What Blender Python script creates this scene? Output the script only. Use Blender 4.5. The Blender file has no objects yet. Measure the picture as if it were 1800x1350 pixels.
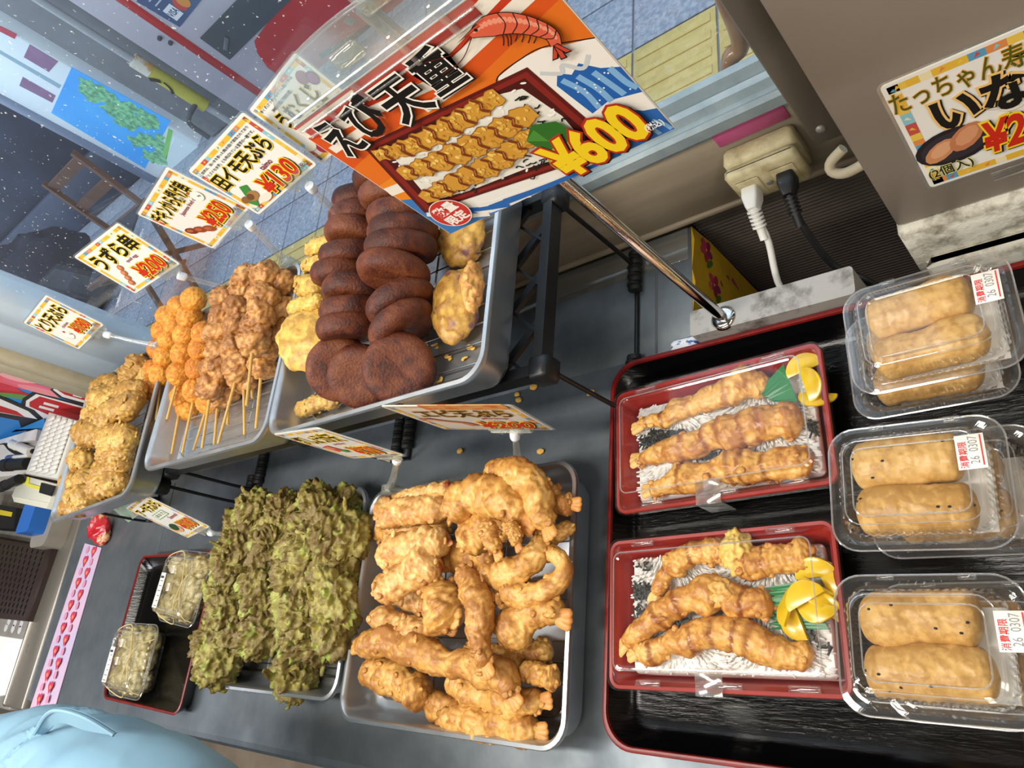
import bpy, math, random
import numpy as np
from mathutils import Matrix, Vector
random.seed(7)
C = bpy.context.scene.collection
SC = bpy.context.scene

# ------------------------------------------------------------------ camera
ROT = np.array([[0.75259171, 0.07675519, -0.65399874],
                [-0.19875287, -0.9203842, -0.33673464],
                [-0.62777624, 0.38340782, -0.67741821]])      # world -> camera (x right, y down, z forward)
FPX, EYE = 1281.95, 0.68                                       # counter top is z = 0
cd = bpy.data.cameras.new('camera'); cam = bpy.data.objects.new('camera', cd); C.objects.link(cam)
cd.sensor_fit = 'HORIZONTAL'; cd.sensor_width = 36; cd.lens = FPX / 1800 * 36; cd.clip_start = .02; cd.clip_end = 200
r_, d_, f_ = ROT
cam.matrix_world = Matrix(((r_[0], -d_[0], -f_[0], 0), (r_[1], -d_[1], -f_[1], 0), (r_[2], -d_[2], -f_[2], EYE), (0, 0, 0, 1)))
SC.camera = cam

# ------------------------------------------------------------------ world, lamps, exposure
W_ = bpy.data.worlds.new('world'); SC.world = W_; W_.use_nodes = True
bg = W_.node_tree.nodes['Background']; bg.inputs[0].default_value = (.72, .86, 1.0, 1); bg.inputs[1].default_value = 1.8
SC.view_settings.view_transform = 'Standard'; SC.view_settings.look = 'None'
SC.view_settings.exposure = -0.10; SC.view_settings.gamma = 1; SC.view_settings.use_curve_mapping = False
def area(name, loc, rot, sx, sy, watt, col):
    l = bpy.data.lights.new(name, 'AREA'); l.shape = 'RECTANGLE'; l.size = sx; l.size_y = sy; l.energy = watt; l.color = col
    o = bpy.data.objects.new(name, l); C.objects.link(o); o.location = loc; o.rotation_euler = rot; return o
area('lamp_counter', (-.95, -.12, 1.49), (0, 0, 0), 1.3, .16, 27, (1, .95, .86))
area('lamp_room', (-.6, -1.2, 1.49), (0, 0, 0), 1.5, .3, 23, (1, .92, .80))
area('added_fill_right', (.85, -.55, 1.49), (0, 0, 0), .3, 1.2, 15, (1, .93, .82))  # added light, brightens the floral cloth and the right side
area('lamp_far', (-2.4, -.5, 1.49), (0, 0, 0), 1.3, .16, 26, (.95, .97, 1))

# ------------------------------------------------------------------ points from the photograph's rays on real planes
def ray(px, py): return ROT.T @ np.array([(px - 900) / FPX, (py - 675) / FPX, 1.0])
def at(px, py, z=0.0):
    d = ray(px, py); return np.array([0, 0, EYE]) + d * ((z - EYE) / d[2])
def at_y(px, py, y):
    d = ray(px, py); return np.array([0, 0, EYE]) + d * (y / d[1])
def mpp(px, py, z):                      # metres per pixel at that point
    p = at(px, py, z) - np.array([0, 0, EYE]); return (ROT[2] @ p) / FPX

# ------------------------------------------------------------------ colours, materials
def S(h, a=1.0):
    h = h.lstrip('#'); v = [int(h[i:i+2], 16) / 255 for i in (0, 2, 4)]
    return tuple((c / 12.92 if c <= .04045 else ((c + .055) / 1.055) ** 2.4) for c in v) + (a,)
MAT = {}
def mat(name, col, rough=.5, metal=0.0, col2=None, vs=30, bump=None, spec=.5, coat=0, sss=0, lo=.35, hi=.65, stretch=None, rough2=None, trans=0, emit=0, sat=None):
    m = bpy.data.materials.new(name); m.use_nodes = True; nt = m.node_tree; N = nt.nodes; L = nt.links
    b = N['Principled BSDF']
    b.inputs['Base Color'].default_value = S(col) if isinstance(col, str) else col
    b.inputs['Roughness'].default_value = rough; b.inputs['Metallic'].default_value = metal
    b.inputs['Specular IOR Level'].default_value = spec; b.inputs['Coat Weight'].default_value = coat
    b.inputs['Coat Roughness'].default_value = .08
    b.inputs['Transmission Weight'].default_value = trans
    if sss:
        b.inputs['Subsurface Weight'].default_value = sss; b.inputs['Subsurface Radius'].default_value = (.01, .005, .002)
        b.inputs['Subsurface Scale'].default_value = .6
    tc = N.new('ShaderNodeTexCoord'); src = tc.outputs['Object']
    if stretch:
        mp = N.new('ShaderNodeMapping'); mp.inputs['Scale'].default_value = stretch; L.new(src, mp.inputs[0]); src = mp.outputs[0]
    def noise(sc, det=5):
        n = N.new('ShaderNodeTexNoise'); n.inputs['Scale'].default_value = sc; n.inputs['Detail'].default_value = det
        n.inputs['Roughness'].default_value = .62; L.new(src, n.inputs['Vector']); return n
    if col2:
        n = noise(vs); rp = N.new('ShaderNodeValToRGB'); rp.color_ramp.elements[0].position = lo; rp.color_ramp.elements[1].position = hi
        rp.color_ramp.elements[0].color = S(col); rp.color_ramp.elements[1].color = S(col2)
        L.new(n.outputs['Fac'], rp.inputs[0]); L.new(rp.outputs[0], b.inputs['Base Color'])
        if rough2 is not None:
            mr = N.new('ShaderNodeMapRange'); mr.inputs['To Min'].default_value = rough; mr.inputs['To Max'].default_value = rough2
            mr.inputs['From Min'].default_value = lo; mr.inputs['From Max'].default_value = hi
            L.new(n.outputs['Fac'], mr.inputs[0]); L.new(mr.outputs[0], b.inputs['Roughness'])
    if bump:
        n = noise(bump[0], 6); bp = N.new('ShaderNodeBump'); bp.inputs['Strength'].default_value = bump[1]
        bp.inputs['Distance'].default_value = bump[2] if len(bump) > 2 else .002
        L.new(n.outputs['Fac'], bp.inputs['Height']); L.new(bp.outputs[0], b.inputs['Normal'])
    if emit:
        b.inputs['Emission Color'].default_value = S(col); b.inputs['Emission Strength'].default_value = emit
    MAT[name] = m; return m
def food(name, pale, mid, dark, sauce=None, rough=.42, bump=(260, .35, .0015), vs=60, spot=None, coat=.0, sss=.12):
    """fried batter: the attribute 'crisp' (how far a blister stands out) browns it, 'sauce' stains it"""
    m = bpy.data.materials.new(name); m.use_nodes = True; nt = m.node_tree; N = nt.nodes; L = nt.links; b = N['Principled BSDF']
    b.inputs['Roughness'].default_value = rough; b.inputs['Coat Weight'].default_value = coat; b.inputs['Specular IOR Level'].default_value = .45
    if sss:
        b.inputs['Subsurface Weight'].default_value = sss; b.inputs['Subsurface Radius'].default_value = (.008, .006, .003); b.inputs['Subsurface Scale'].default_value = .4
    tc = N.new('ShaderNodeTexCoord'); oi = N.new('ShaderNodeObjectInfo')
    at_ = N.new('ShaderNodeAttribute'); at_.attribute_name = 'crisp'
    n = N.new('ShaderNodeTexNoise'); n.inputs['Scale'].default_value = vs; n.inputs['Detail'].default_value = 6; n.inputs['Roughness'].default_value = .65
    L.new(tc.outputs['Object'], n.inputs['Vector'])
    ad = N.new('ShaderNodeMath'); ad.operation = 'MULTIPLY_ADD'; ad.inputs[1].default_value = .42
    L.new(at_.outputs['Fac'], ad.inputs[0]); L.new(n.outputs['Fac'], ad.inputs[2])
    ob = N.new('ShaderNodeMath'); ob.operation = 'MULTIPLY_ADD'; ob.inputs[1].default_value = .16; L.new(oi.outputs['Random'], ob.inputs[0]); L.new(ad.outputs[0], ob.inputs[2])
    rp = N.new('ShaderNodeValToRGB'); e = rp.color_ramp.elements; e[0].position = .55; e[0].color = S(pale); e[1].position = 1.05; e[1].color = S(dark)
    k = e.new(.80); k.color = S(mid)
    L.new(ob.outputs[0], rp.inputs[0]); out = rp.outputs[0]
    if spot:
        v = N.new('ShaderNodeTexNoise'); v.inputs['Scale'].default_value = spot[1]; v.inputs['Detail'].default_value = 2; L.new(tc.outputs['Object'], v.inputs['Vector'])
        r2 = N.new('ShaderNodeMapRange'); r2.inputs['From Min'].default_value = spot[2]; r2.inputs['From Max'].default_value = spot[2] + .08
        L.new(v.outputs['Fac'], r2.inputs[0]); mx = N.new('ShaderNodeMix'); mx.data_type = 'RGBA'
        L.new(r2.outputs[0], mx.inputs[0]); L.new(out, mx.inputs[6]); mx.inputs[7].default_value = S(spot[0]); out = mx.outputs[2]
    if sauce:
        a2 = N.new('ShaderNodeAttribute'); a2.attribute_name = 'sauce'; mx = N.new('ShaderNodeMix'); mx.data_type = 'RGBA'
        L.new(a2.outputs['Fac'], mx.inputs[0]); L.new(out, mx.inputs[6]); mx.inputs[7].default_value = S(sauce); out = mx.outputs[2]
        mr = N.new('ShaderNodeMapRange'); mr.inputs['To Min'].default_value = rough; mr.inputs['To Max'].default_value = .18
        L.new(a2.outputs['Fac'], mr.inputs[0]); L.new(mr.outputs[0], b.inputs['Roughness'])
    L.new(out, b.inputs['Base Color'])
    n2 = N.new('ShaderNodeTexNoise'); n2.inputs['Scale'].default_value = bump[0]; n2.inputs['Detail'].default_value = 5; L.new(tc.outputs['Object'], n2.inputs['Vector'])
    bp = N.new('ShaderNodeBump'); bp.inputs['Strength'].default_value = bump[1]; bp.inputs['Distance'].default_value = bump[2]
    L.new(n2.outputs['Fac'], bp.inputs['Height']); L.new(bp.outputs[0], b.inputs['Normal'])
    MAT[name] = m; return m
def clear(name, tint=(1, 1, 1, 1), base=.05, edge=.6, rough=.04, power=3.0, haze=0.0, specks=False):
    """thin clear plastic or glass: see-through, with mirror gloss that grows at grazing angles"""
    m = bpy.data.materials.new(name); m.use_nodes = True; nt = m.node_tree; N = nt.nodes; L = nt.links
    for n in list(N): N.remove(n)
    o = N.new('ShaderNodeOutputMaterial'); t = N.new('ShaderNodeBsdfTransparent'); t.inputs[0].default_value = tint
    g = N.new('ShaderNodeBsdfGlossy'); g.inputs['Roughness'].default_value = rough; g.inputs[0].default_value = (1, 1, 1, 1)
    lw = N.new('ShaderNodeLayerWeight'); lw.inputs[0].default_value = .5
    pw = N.new('ShaderNodeMath'); pw.operation = 'POWER'; pw.inputs[1].default_value = power; L.new(lw.outputs['Facing'], pw.inputs[0])
    ma = N.new('ShaderNodeMath'); ma.operation = 'MULTIPLY_ADD'; ma.inputs[1].default_value = edge; ma.inputs[2].default_value = base; ma.use_clamp = True
    L.new(pw.outputs[0], ma.inputs[0]); mx = N.new('ShaderNodeMixShader'); L.new(ma.outputs[0], mx.inputs[0]); L.new(t.outputs[0], mx.inputs[1]); L.new(g.outputs[0], mx.inputs[2])
    out = mx.outputs[0]
    if haze or specks:
        df = N.new('ShaderNodeBsdfDiffuse'); df.inputs[0].default_value = (.85, .87, .9, 1); m2 = N.new('ShaderNodeMixShader'); m2.inputs[0].default_value = haze
        if specks:
            tc = N.new('ShaderNodeTexCoord'); n = N.new('ShaderNodeTexNoise'); n.inputs['Scale'].default_value = 170; n.inputs['Detail'].default_value = 2; L.new(tc.outputs['Object'], n.inputs['Vector'])
            r = N.new('ShaderNodeMapRange'); r.inputs['From Min'].default_value = .71; r.inputs['From Max'].default_value = .76; r.inputs['To Min'].default_value = haze; r.inputs['To Max'].default_value = .75
            L.new(n.outputs['Fac'], r.inputs[0]); L.new(r.outputs[0], m2.inputs[0])
        L.new(out, m2.inputs[1]); L.new(df.outputs[0], m2.inputs[2]); out = m2.outputs[0]
    L.new(out, o.inputs[0]); MAT[name] = m; return m
_flat = {}
def ink(h):
    if h not in _flat: _flat[h] = mat('ink_' + h.lstrip('#'), h, rough=.55, spec=.3)
    return _flat[h]

# ------------------------------------------------------------------ objects: things, parts, pieces
WM = {}
def thing(name, label, cat, loc, group=None, kind=None):
    o = bpy.data.objects.new(name, None); C.objects.link(o); o.location = loc; o.empty_display_size = .02
    if label: o['label'] = label
    if cat: o['category'] = cat
    if group: o['group'] = group
    if kind: o['kind'] = kind
    WM[o.name] = np.array(loc, float); return o
def mesh(name, V, F, mats, fm=None, smooth=True, attrs=None):
    me = bpy.data.meshes.new(name)
    me.from_pydata(V.tolist() if isinstance(V, np.ndarray) else V, [], F)
    for m in (mats if isinstance(mats, (list, tuple)) else [mats]): me.materials.append(m)
    if fm is not None: me.polygons.foreach_set('material_index', np.array(fm, dtype=np.int32))
    me.polygons.foreach_set('use_smooth', np.full(len(me.polygons), bool(smooth)))
    if attrs:
        for k, a in attrs.items(): me.attributes.new(k, 'FLOAT', 'POINT').data.foreach_set('value', np.asarray(a, dtype=np.float32))
    me.update(); return me
def add(name, VF, mats, parent=None, label=None, cat=None, group=None, kind=None, fm=None, smooth=True, attrs=None, sharp=None):
    V, F = VF; V = np.asarray(V, float)
    if parent is not None: loc = WM[parent.name]
    else:
        lo, hi = V.min(0), V.max(0); loc = np.array([(lo[0]+hi[0])/2, (lo[1]+hi[1])/2, lo[2]])
    me = mesh(name, V - loc, F, mats, fm, smooth, attrs)
    if smooth and sharp is not False and not attrs:
        try: me.set_sharp_from_angle(angle=math.radians(sharp or 50))
        except Exception: pass
    o = bpy.data.objects.new(name, me); C.objects.link(o)
    if parent is not None: o.parent = parent
    else: o.location = loc
    WM[o.name] = loc
    for k, v in (('label', label), ('category', cat), ('group', group), ('kind', kind)):
        if v: o[k] = v
    return o
def inst(o, parent, off):                 # one more piece sharing its mesh
    c = o.copy(); C.objects.link(c); c.parent = parent; c.location = off; WM[c.name] = WM[parent.name] + np.array(off); return c
def copy_thing(root, loc, label, group=None, rotz=0):
    r = root.copy(); C.objects.link(r); r.location = loc; r.rotation_euler = (0, 0, rotz); r['label'] = label
    if group: r['group'] = group
    for ch in root.children:
        c = ch.copy(); C.objects.link(c); c.parent = r
        for g in ch.children:
            d = g.copy(); C.objects.link(d); d.parent = c
    return r
def merge(*parts):
    Vs, Fs, n = [], [], 0
    for V, F in parts:
        Vs.append(np.asarray(V, float)); Fs += [tuple(i + n for i in f) for f in F]; n += len(V)
    return np.concatenate(Vs), Fs
def rotz(V, a, c=(0, 0, 0)):
    c = np.array(c, float); s, k = math.sin(a), math.cos(a); R = np.array([[k, -s, 0], [s, k, 0], [0, 0, 1]])
    return (np.asarray(V) - c) @ R.T + c
def place(VF, o, r=(1, 0, 0), u=(0, 1, 0)):   # local (x right, y up, z out) -> world
    r = np.array(r, float); r /= np.linalg.norm(r); u = np.array(u, float); u -= r * (u @ r); u /= np.linalg.norm(u); n = np.cross(r, u)
    V, F = VF; return np.asarray(o) + np.asarray(V, float) @ np.stack([r, u, n]), F

# ------------------------------------------------------------------ shapes
def loft(loops, cap0=True, cap1=True, closed=True):
    n = len(loops[0]); V = np.concatenate([np.asarray(l, float) for l in loops]); F = []
    for i in range(len(loops) - 1):
        for j in range(n if closed else n - 1):
            k = (j + 1) % n; F.append((i*n + j, i*n + k, (i+1)*n + k, (i+1)*n + j))
    if cap0: F.append(tuple(range(n - 1, -1, -1)))
    if cap1: F.append(tuple(range((len(loops)-1)*n, len(loops)*n)))
    return V, F
def rr(w, d, r, z, n=6, cx=0, cy=0):
    """rounded rectangle loop"""
    r = max(min(r, w/2 - 1e-5, d/2 - 1e-5), 1e-5); out = []
    for sx, sy, a0 in ((1, 1, 0), (-1, 1, 90), (-1, -1, 180), (1, -1, 270)):
        for i in range(n + 1):
            a = math.radians(a0 + 90 * i / n); out.append((cx + sx*(w/2 - r) + r*math.cos(a), cy + sy*(d/2 - r) + r*math.sin(a), z))
    return np.array(out)
def bx(x0, x1, y0, y1, z0, z1, b=.0015):
    b = min(b, (x1-x0)/3, (y1-y0)/3, (z1-z0)/3)
    def lp(i, z):
        X0, X1, Y0, Y1 = x0+i, x1-i, y0+i, y1-i
        return np.array([(X0+b, Y0, z), (X1-b, Y0, z), (X1, Y0+b, z), (X1, Y1-b, z), (X1-b, Y1, z), (X0+b, Y1, z), (X0, Y1-b, z), (X0, Y0+b, z)])
    return loft([lp(b, z0), lp(0, z0+b), lp(0, z1-b), lp(b, z1)])
def prism(pts, z0, z1):
    p = np.array([(a[0], a[1], 0) for a in pts], float)
    return loft([p + (0, 0, z0), p + (0, 0, z1)])
def catmull(P, n):
    P = np.asarray(P, float)
    if len(P) == 2: return P[0] + (P[1]-P[0]) * np.linspace(0, 1, n)[:, None]
    L = np.concatenate([[0], np.cumsum(np.linalg.norm(np.diff(P, axis=0), axis=1))]); Q = np.vstack([2*P[0]-P[1], P, 2*P[-1]-P[-2]])
    out = []
    for s in np.linspace(0, L[-1], n):
        i = min(np.searchsorted(L, s, 'right') - 1, len(P) - 2); t = (s - L[i]) / max(L[i+1]-L[i], 1e-9)
        a, b, c, d = Q[i:i+4]; out.append(.5*((2*b) + (c-a)*t + (2*a-5*b+4*c-d)*t*t + (3*b-a-3*c+d)*t**3))
    return np.array(out)
def frames(P, up=(0, 0, 1)):
    T = np.gradient(P, axis=0); T /= np.linalg.norm(T, axis=1)[:, None] + 1e-12; A = []; B = []
    u = np.array(up, float)
    if abs(T[0] @ u) > .95: u = np.array([1, 0, 0.])
    b = u - T[0]*(u @ T[0]); b /= np.linalg.norm(b)
    for t in T:
        b = b - t*(b @ t); b /= np.linalg.norm(b) + 1e-12; B.append(b.copy()); A.append(np.cross(b, t))
    return T, np.array(A), np.array(B)
def tube(P, r, nr=10, n=None, cap=True):
    P = catmull(P, n) if n else np.asarray(P, float)
    T, A, B = frames(P); r = np.atleast_1d(np.asarray(r, float)); r = np.interp(np.linspace(0, 1, len(P)), np.linspace(0, 1, len(r)), r) if len(r) > 1 else np.full(len(P), r[0]); ang = np.linspace(0, 2*math.pi, nr, endpoint=False)
    return loft([P[i] + r[i]*(np.cos(ang)[:, None]*A[i] + np.sin(ang)[:, None]*B[i]) for i in range(len(P))], cap, cap)
def bar(P, w, h):                         # square-section bar along a path
    P = np.asarray(P, float); T, A, B = frames(P)
    return loft([np.array([P[i] + A[i]*sx*w/2 + B[i]*sy*h/2 for sx, sy in ((1, 1), (-1, 1), (-1, -1), (1, -1))]) for i in range(len(P))])
def lathe(prof, o=(0, 0, 0), ax=(0, 0, 1), n=20):
    ax = np.array(ax, float); ax /= np.linalg.norm(ax); t = np.array([1, 0, 0.]) if abs(ax[0]) < .9 else np.array([0, 1, 0.])
    a = np.cross(ax, t); a /= np.linalg.norm(a); b = np.cross(ax, a); g = np.linspace(0, 2*math.pi, n, endpoint=False)
    return loft([np.asarray(o) + ax*z + max(r, 1e-5)*(np.cos(g)[:, None]*a + np.sin(g)[:, None]*b) for r, z in prof])
_u = np.uint32
def vnoise(P, seed=0):
    P = np.asarray(P, float); I = np.floor(P).astype(np.int64); f = P - I; u = f*f*(3 - 2*f); out = 0
    for dx in (0, 1):
        for dy in (0, 1):
            for dz in (0, 1):
                h = ((I[:, 0]+dx)*374761393 + (I[:, 1]+dy)*668265263 + (I[:, 2]+dz)*1274126177 + seed*974634777) & 0xffffffff
                h = ((h ^ (h >> 13)) * 1103515245) & 0xffffffff; h = h ^ (h >> 16); v = (h & 0xffff) / 32767.5 - 1
                out = out + v * (u[:, 0] if dx else 1-u[:, 0]) * (u[:, 1] if dy else 1-u[:, 1]) * (u[:, 2] if dz else 1-u[:, 2])
    return out
def fbm(P, f, seed, o=3):
    a, s, t = 1.0, 0, 0
    for i in range(o): s = s + a*vnoise(P*f, seed + 17*i); t += a; a *= .55; f *= 2.1
    return s / t
def ridge(P, f, seed): return 1 - 2*np.abs(fbm(P, f, seed, 2))
def piece(path, rad, seed, nl=46, nr=26, sq=.85, amp=(.16, .10, .05), frq=(1.1, 2.6, 6.0), wob=0.0, endk=.9):
    """a battered, blistered piece swept along a path: low swells, ridged blisters, fine crumbs"""
    path = np.asarray(path, float); u = .5 - .5*np.cos(np.pi*np.linspace(.02, .98, nl)); Q = catmull(path, 200)
    idx = u*199; i0 = np.clip(idx.astype(int), 0, 198); P = Q[i0] + (Q[i0+1]-Q[i0])*(idx-i0)[:, None]
    T, A, B = frames(P); L = np.linalg.norm(np.diff(P, axis=0), axis=1).sum(); s = np.concatenate([[0], np.cumsum(np.linalg.norm(np.diff(P, axis=0), axis=1))])
    rad = np.atleast_1d(np.asarray(rad, float)); r = np.interp(np.linspace(0, 1, nl), np.linspace(0, 1, len(rad)), rad) if len(rad) > 1 else np.full(nl, rad[0])
    R0 = r.max()
    if wob:
        q1 = np.stack([s/R0*.9 + seed, 0*s + seed*.7, 0*s], 1); r = r*(1 + 1.3*wob*fbm(q1, 1.0, seed+21, 2)); P = P + A*(wob*R0*vnoise(q1, seed+31))[:, None] + B*(.5*wob*R0*vnoise(q1, seed+41))[:, None]
    for S_, rr_ in ((s, r[0]), (L - s, r[-1])):
        k = np.clip(S_/max(rr_*endk, 1e-6), 0, 1); r = r*np.sqrt(np.clip(1-(1-k)**2, .02, 1))
    ang = np.linspace(0, 2*math.pi, nr, endpoint=False)[None, :] + np.zeros((nl, 1))
    D = np.cos(ang)[..., None]*A[:, None] + sq*np.sin(ang)[..., None]*B[:, None]
    D0 = D / np.linalg.norm(D, axis=2, keepdims=True); V = (P[:, None] + r[:, None, None]*D).reshape(-1, 3); N = D0.reshape(-1, 3)
    rn = np.repeat(np.maximum(r, .35*R0), nr)
    q = V + seed*1.37
    a = fbm(q, frq[0]/R0, seed); b_ = ridge(q, frq[1]/R0, seed+5); c = fbm(q, frq[2]/R0, seed+9, 3)
    d = amp[0]*a + amp[1]*b_ + amp[2]*c + (.3*amp[2]*fbm(q, 15/R0, seed+13, 2) if nl > 60 else 0)
    V = V + N*(d*rn)[:, None]
    n = len(V); V = np.vstack([V, P[0] - T[0]*r[0]*.3, P[-1] + T[-1]*r[-1]*.3]); F = []
    for i in range(nl-1):
        for j in range(nr):
            k = (j+1) % nr; F.append((i*nr+j, i*nr+k, (i+1)*nr+k, (i+1)*nr+j))
    for j in range(nr):
        k = (j+1) % nr; F.append((n, k, j)); F.append((n+1, (nl-1)*nr+j, (nl-1)*nr+k))
    cr = np.clip(.5 + 1.2*(amp[1]*b_ + amp[2]*c + .4*amp[0]*a)/(amp[0]*.4+amp[1]+amp[2]), 0, 1); cr = np.append(cr, [.6, .6])
    t = np.append(np.repeat(s/L, nr), [0, 1])
    return (V, F), cr, t
def blob(c, rad, seed, axes=None, amp=(.2, .16, .08), frq=(1.0, 2.6, 6.5), n=34):
    """a battered lump: radii along three axes"""
    th = np.linspace(.03, np.pi-.03, n); ph = np.linspace(0, 2*np.pi, n+8, endpoint=False); nr = len(ph)
    D = np.stack([np.sin(th)[:, None]*np.cos(ph), np.sin(th)[:, None]*np.sin(ph), np.cos(th)[:, None]*np.ones(nr)], 2).reshape(-1, 3)
    R = np.array(rad, float); R0 = R.mean(); A = np.eye(3) if axes is None else np.asarray(axes)
    q = D*R + seed*1.13; a = fbm(q, frq[0]/R0, seed); b_ = ridge(q, frq[1]/R0, seed+5); c_ = fbm(q, frq[2]/R0, seed+9)
    d = 1 + amp[0]*a + amp[1]*b_ + amp[2]*c_
    V = np.asarray(c) + (D*R*d[:, None]) @ A; F = []
    for i in range(n-1):
        for j in range(nr):
            k = (j+1) % nr; F.append((i*nr+j, (i+1)*nr+j, (i+1)*nr+k, i*nr+k))
    F.append(tuple(range(nr))); F.append(tuple(range(n*nr-1, (n-1)*nr-1, -1)))
    cr = np.clip(.5 + 1.2*(amp[1]*b_ + amp[2]*c_ + .4*amp[0]*a)/(amp[0]*.4+amp[1]+amp[2]), 0, 1)
    return (V, F), cr

# ------------------------------------------------------------------ lettering
_tx = {}
def letters(s, off=0.0):
    key = (s, off)
    if key not in _tx:
        cu = bpy.data.curves.new('lettering', 'FONT'); cu.body = s; cu.size = 1; cu.offset = off; cu.resolution_u = 3; cu.fill_mode = 'BOTH'; cu.extrude = .004
        o = bpy.data.objects.new('lettering', cu); C.objects.link(o); bpy.context.view_layer.update()
        me = o.to_mesh(); V = np.array([v.co[:] for v in me.vertices]); F = [tuple(p.vertices) for p in me.polygons]
        o.to_mesh_clear(); bpy.data.objects.remove(o); bpy.data.curves.remove(cu); _tx[key] = (V, F)
    return _tx[key]
def text(s, x0, x1, y0, y1, z, bold=.0, rot=0.0, skew=0.0, ref=None):
    """flat lettering stretched into a box in the local plane"""
    base, _ = letters(s, 0.0) if ref is None else letters(ref, 0.0); V, F = letters(s, bold)
    lo, hi = base.min(0), base.max(0); c = (lo+hi)/2; sx = (x1-x0)/(hi[0]-lo[0]); sy = (y1-y0)/(hi[1]-lo[1])
    P = (V - c)*(sx, sy, 0); P[:, 0] += skew*P[:, 1]; P = rotz(P, rot); P[:, 2] = V[:, 2]*.02
    P += ((x0+x1)/2, (y0+y1)/2, z); return P, F
def disc(cx, cy, rx, ry, z, n=24, rot=0.0):
    a = np.linspace(0, 2*math.pi, n, endpoint=False); P = rotz(np.stack([rx*np.cos(a), ry*np.sin(a), 0*a], 1), rot) + (cx, cy, z); return P, [tuple(range(n))]
def poly(pts, z): return np.array([(p[0], p[1], z) for p in pts], float), [tuple(range(len(pts)))]
class Print:
    """flat print on a card: layers in the card's own plane, one mesh"""
    def __init__(s): s.p = []; s.c = []; s.z = .0008; s.step = .00006
    def put(s, VF, col): s.p.append(VF); s.c += [col]*len(VF[1])
    def lay(s):
        s.z += s.step; return s.z
    def poly(s, pts, col): s.put(poly(pts, s.lay()), col)
    def disc(s, cx, cy, rx, ry, col, rot=0.0, n=20): s.put(disc(cx, cy, rx, ry, s.lay(), n, rot), col)
    def line(s, pts, w, col):
        P = catmull([(a, b, 0) for a, b in pts], 5*len(pts)); T = np.gradient(P, axis=0); T /= np.linalg.norm(T, axis=1)[:, None]+1e-12; N = np.stack([-T[:, 1], T[:, 0], 0*T[:, 0]], 1)
        z = s.lay(); A, B = P+N*w/2+(0, 0, z), P-N*w/2+(0, 0, z); n = len(P); s.put((np.vstack([A, B]), [(i, i+1, n+i+1, n+i) for i in range(n-1)]), col)
    def text(s, t, x0, x1, y0, y1, col, bold=.02, rot=0.0, outline=None, shadow=None, ow=.05, skew=0.0):
        if shadow: s.put(text(t, x0+.0012, x1+.0012, y0-.0012, y1-.0012, s.lay(), bold+ow, rot, skew), shadow)
        if outline: s.put(text(t, x0, x1, y0, y1, s.lay(), bold+ow, rot, skew), outline)
        s.put(text(t, x0, x1, y0, y1, s.lay(), bold, rot, skew), col)
    def build(s, name, o, r, u, parent):
        V, F = merge(*s.p); cols = sorted(set(s.c)); return add(name, place((V, F), o, r, u), [ink(c) for c in cols], parent, fm=[cols.index(c) for c in s.c], smooth=False)
# ------------------------------------------------------------------ materials of the place
steel = mat('brushed_steel', '#787f85', .40, .6, col2='#596168', vs=7, bump=(500, .10, .0005), rough2=.52)
steel_worn = mat('worn_steel', '#a09c96', .5, .5, col2='#857f78', vs=9, bump=(300, .1, .0006), rough2=.65)
alu = mat('alu_bat', '#c9cdd2', .3, .9, col2='#b6bbc0', vs=14, bump=(700, .05, .0003), rough2=.42)
chrome = mat('chrome', '#d8d8d8', .12, 1.0)
wire_m = mat('wire_chrome', '#c8c8c4', .2, 1.0)
sill_m = mat('sill_aluminium', '#9eabb0', .6, .2, col2='#7f8f96', vs=14, bump=(120, .2, .001), rough2=.75)
board_m = mat('beige_board', '#9a8e7c', .6, 0, col2='#8a7e6c', vs=5, bump=(200, .08, .0006), stretch=(1, 1, 6))
dark_m = mat('dark_corrugated', '#4a4038', .75, 0, col2='#3a322c', vs=9)
panel_m = mat('taupe_panel', '#a89c90', .42, .15, col2='#a09488', vs=2.2, bump=(400, .03, .0003), rough2=.5)
panel_edge = mat('taupe_post', '#857d72', .5, .2, col2='#776e63', vs=8)
plaster_m = mat('mouldy_plaster', '#c9c5b8', .85, 0, col2='#77705f', vs=38, bump=(90, .6, .004), lo=.46, hi=.66)
cream_m = mat('cream_trim', '#d8cdb0', .6, 0, col2='#c6b998', vs=20, bump=(80, .1, .001))
white_frame = mat('window_frame_white', '#cfe2f2', .45, 0, col2='#c2d4e4', vs=5)
wall_m = mat('room_wall', '#8f8678', .8); ceil_m = mat('room_ceiling', '#8d8a84', .85); floor_m = mat('room_floor', '#8d7f6e', .7, col2='#7a6c5c', vs=6)
glass_m = clear('window_glass', (.97, .985, .99, 1), .03, .35, .02, 4, haze=.012, specks=True)
black_pl = mat('black_plastic', '#15181c', .42, 0, col2='#0e1013', vs=40, bump=(300, .1, .0005))
black_wire = mat('black_wire', '#0e1013', .4)
cord_m = mat('black_cord', '#101214', .6, bump=(500, .4, .001))
lacq = mat('black_lacquer', '#050506', .17, 0, spec=.42, bump=(45, .3, .0014), stretch=(1, 6, 1))
lacq_red = mat('red_lacquer', '#7d1512', .35, 0, col2='#611310', vs=60, spec=.5)
bento_red = mat('bento_red', '#a01f16', .35, 0, col2='#8e1a12', vs=30, spec=.5, coat=.2)
bento_dark = mat('bento_black', '#141010', .4)
lid_m = clear('lid_plastic', (.985, .985, .985, 1), .04, .8, .05, 3.0, haze=.008)
pack_m = clear('pack_plastic', (.965, .968, .97, 1), .06, .9, .05, 2.4, haze=.015)
edge_m = clear('pack_edge', (.9, .91, .92, 1), .16, .8, .08, 1.6, haze=.12)
clip_m = clear('clip_acrylic', (.96, .97, .95, 1), .07, .7, .08, 2.4, haze=.07)
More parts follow.
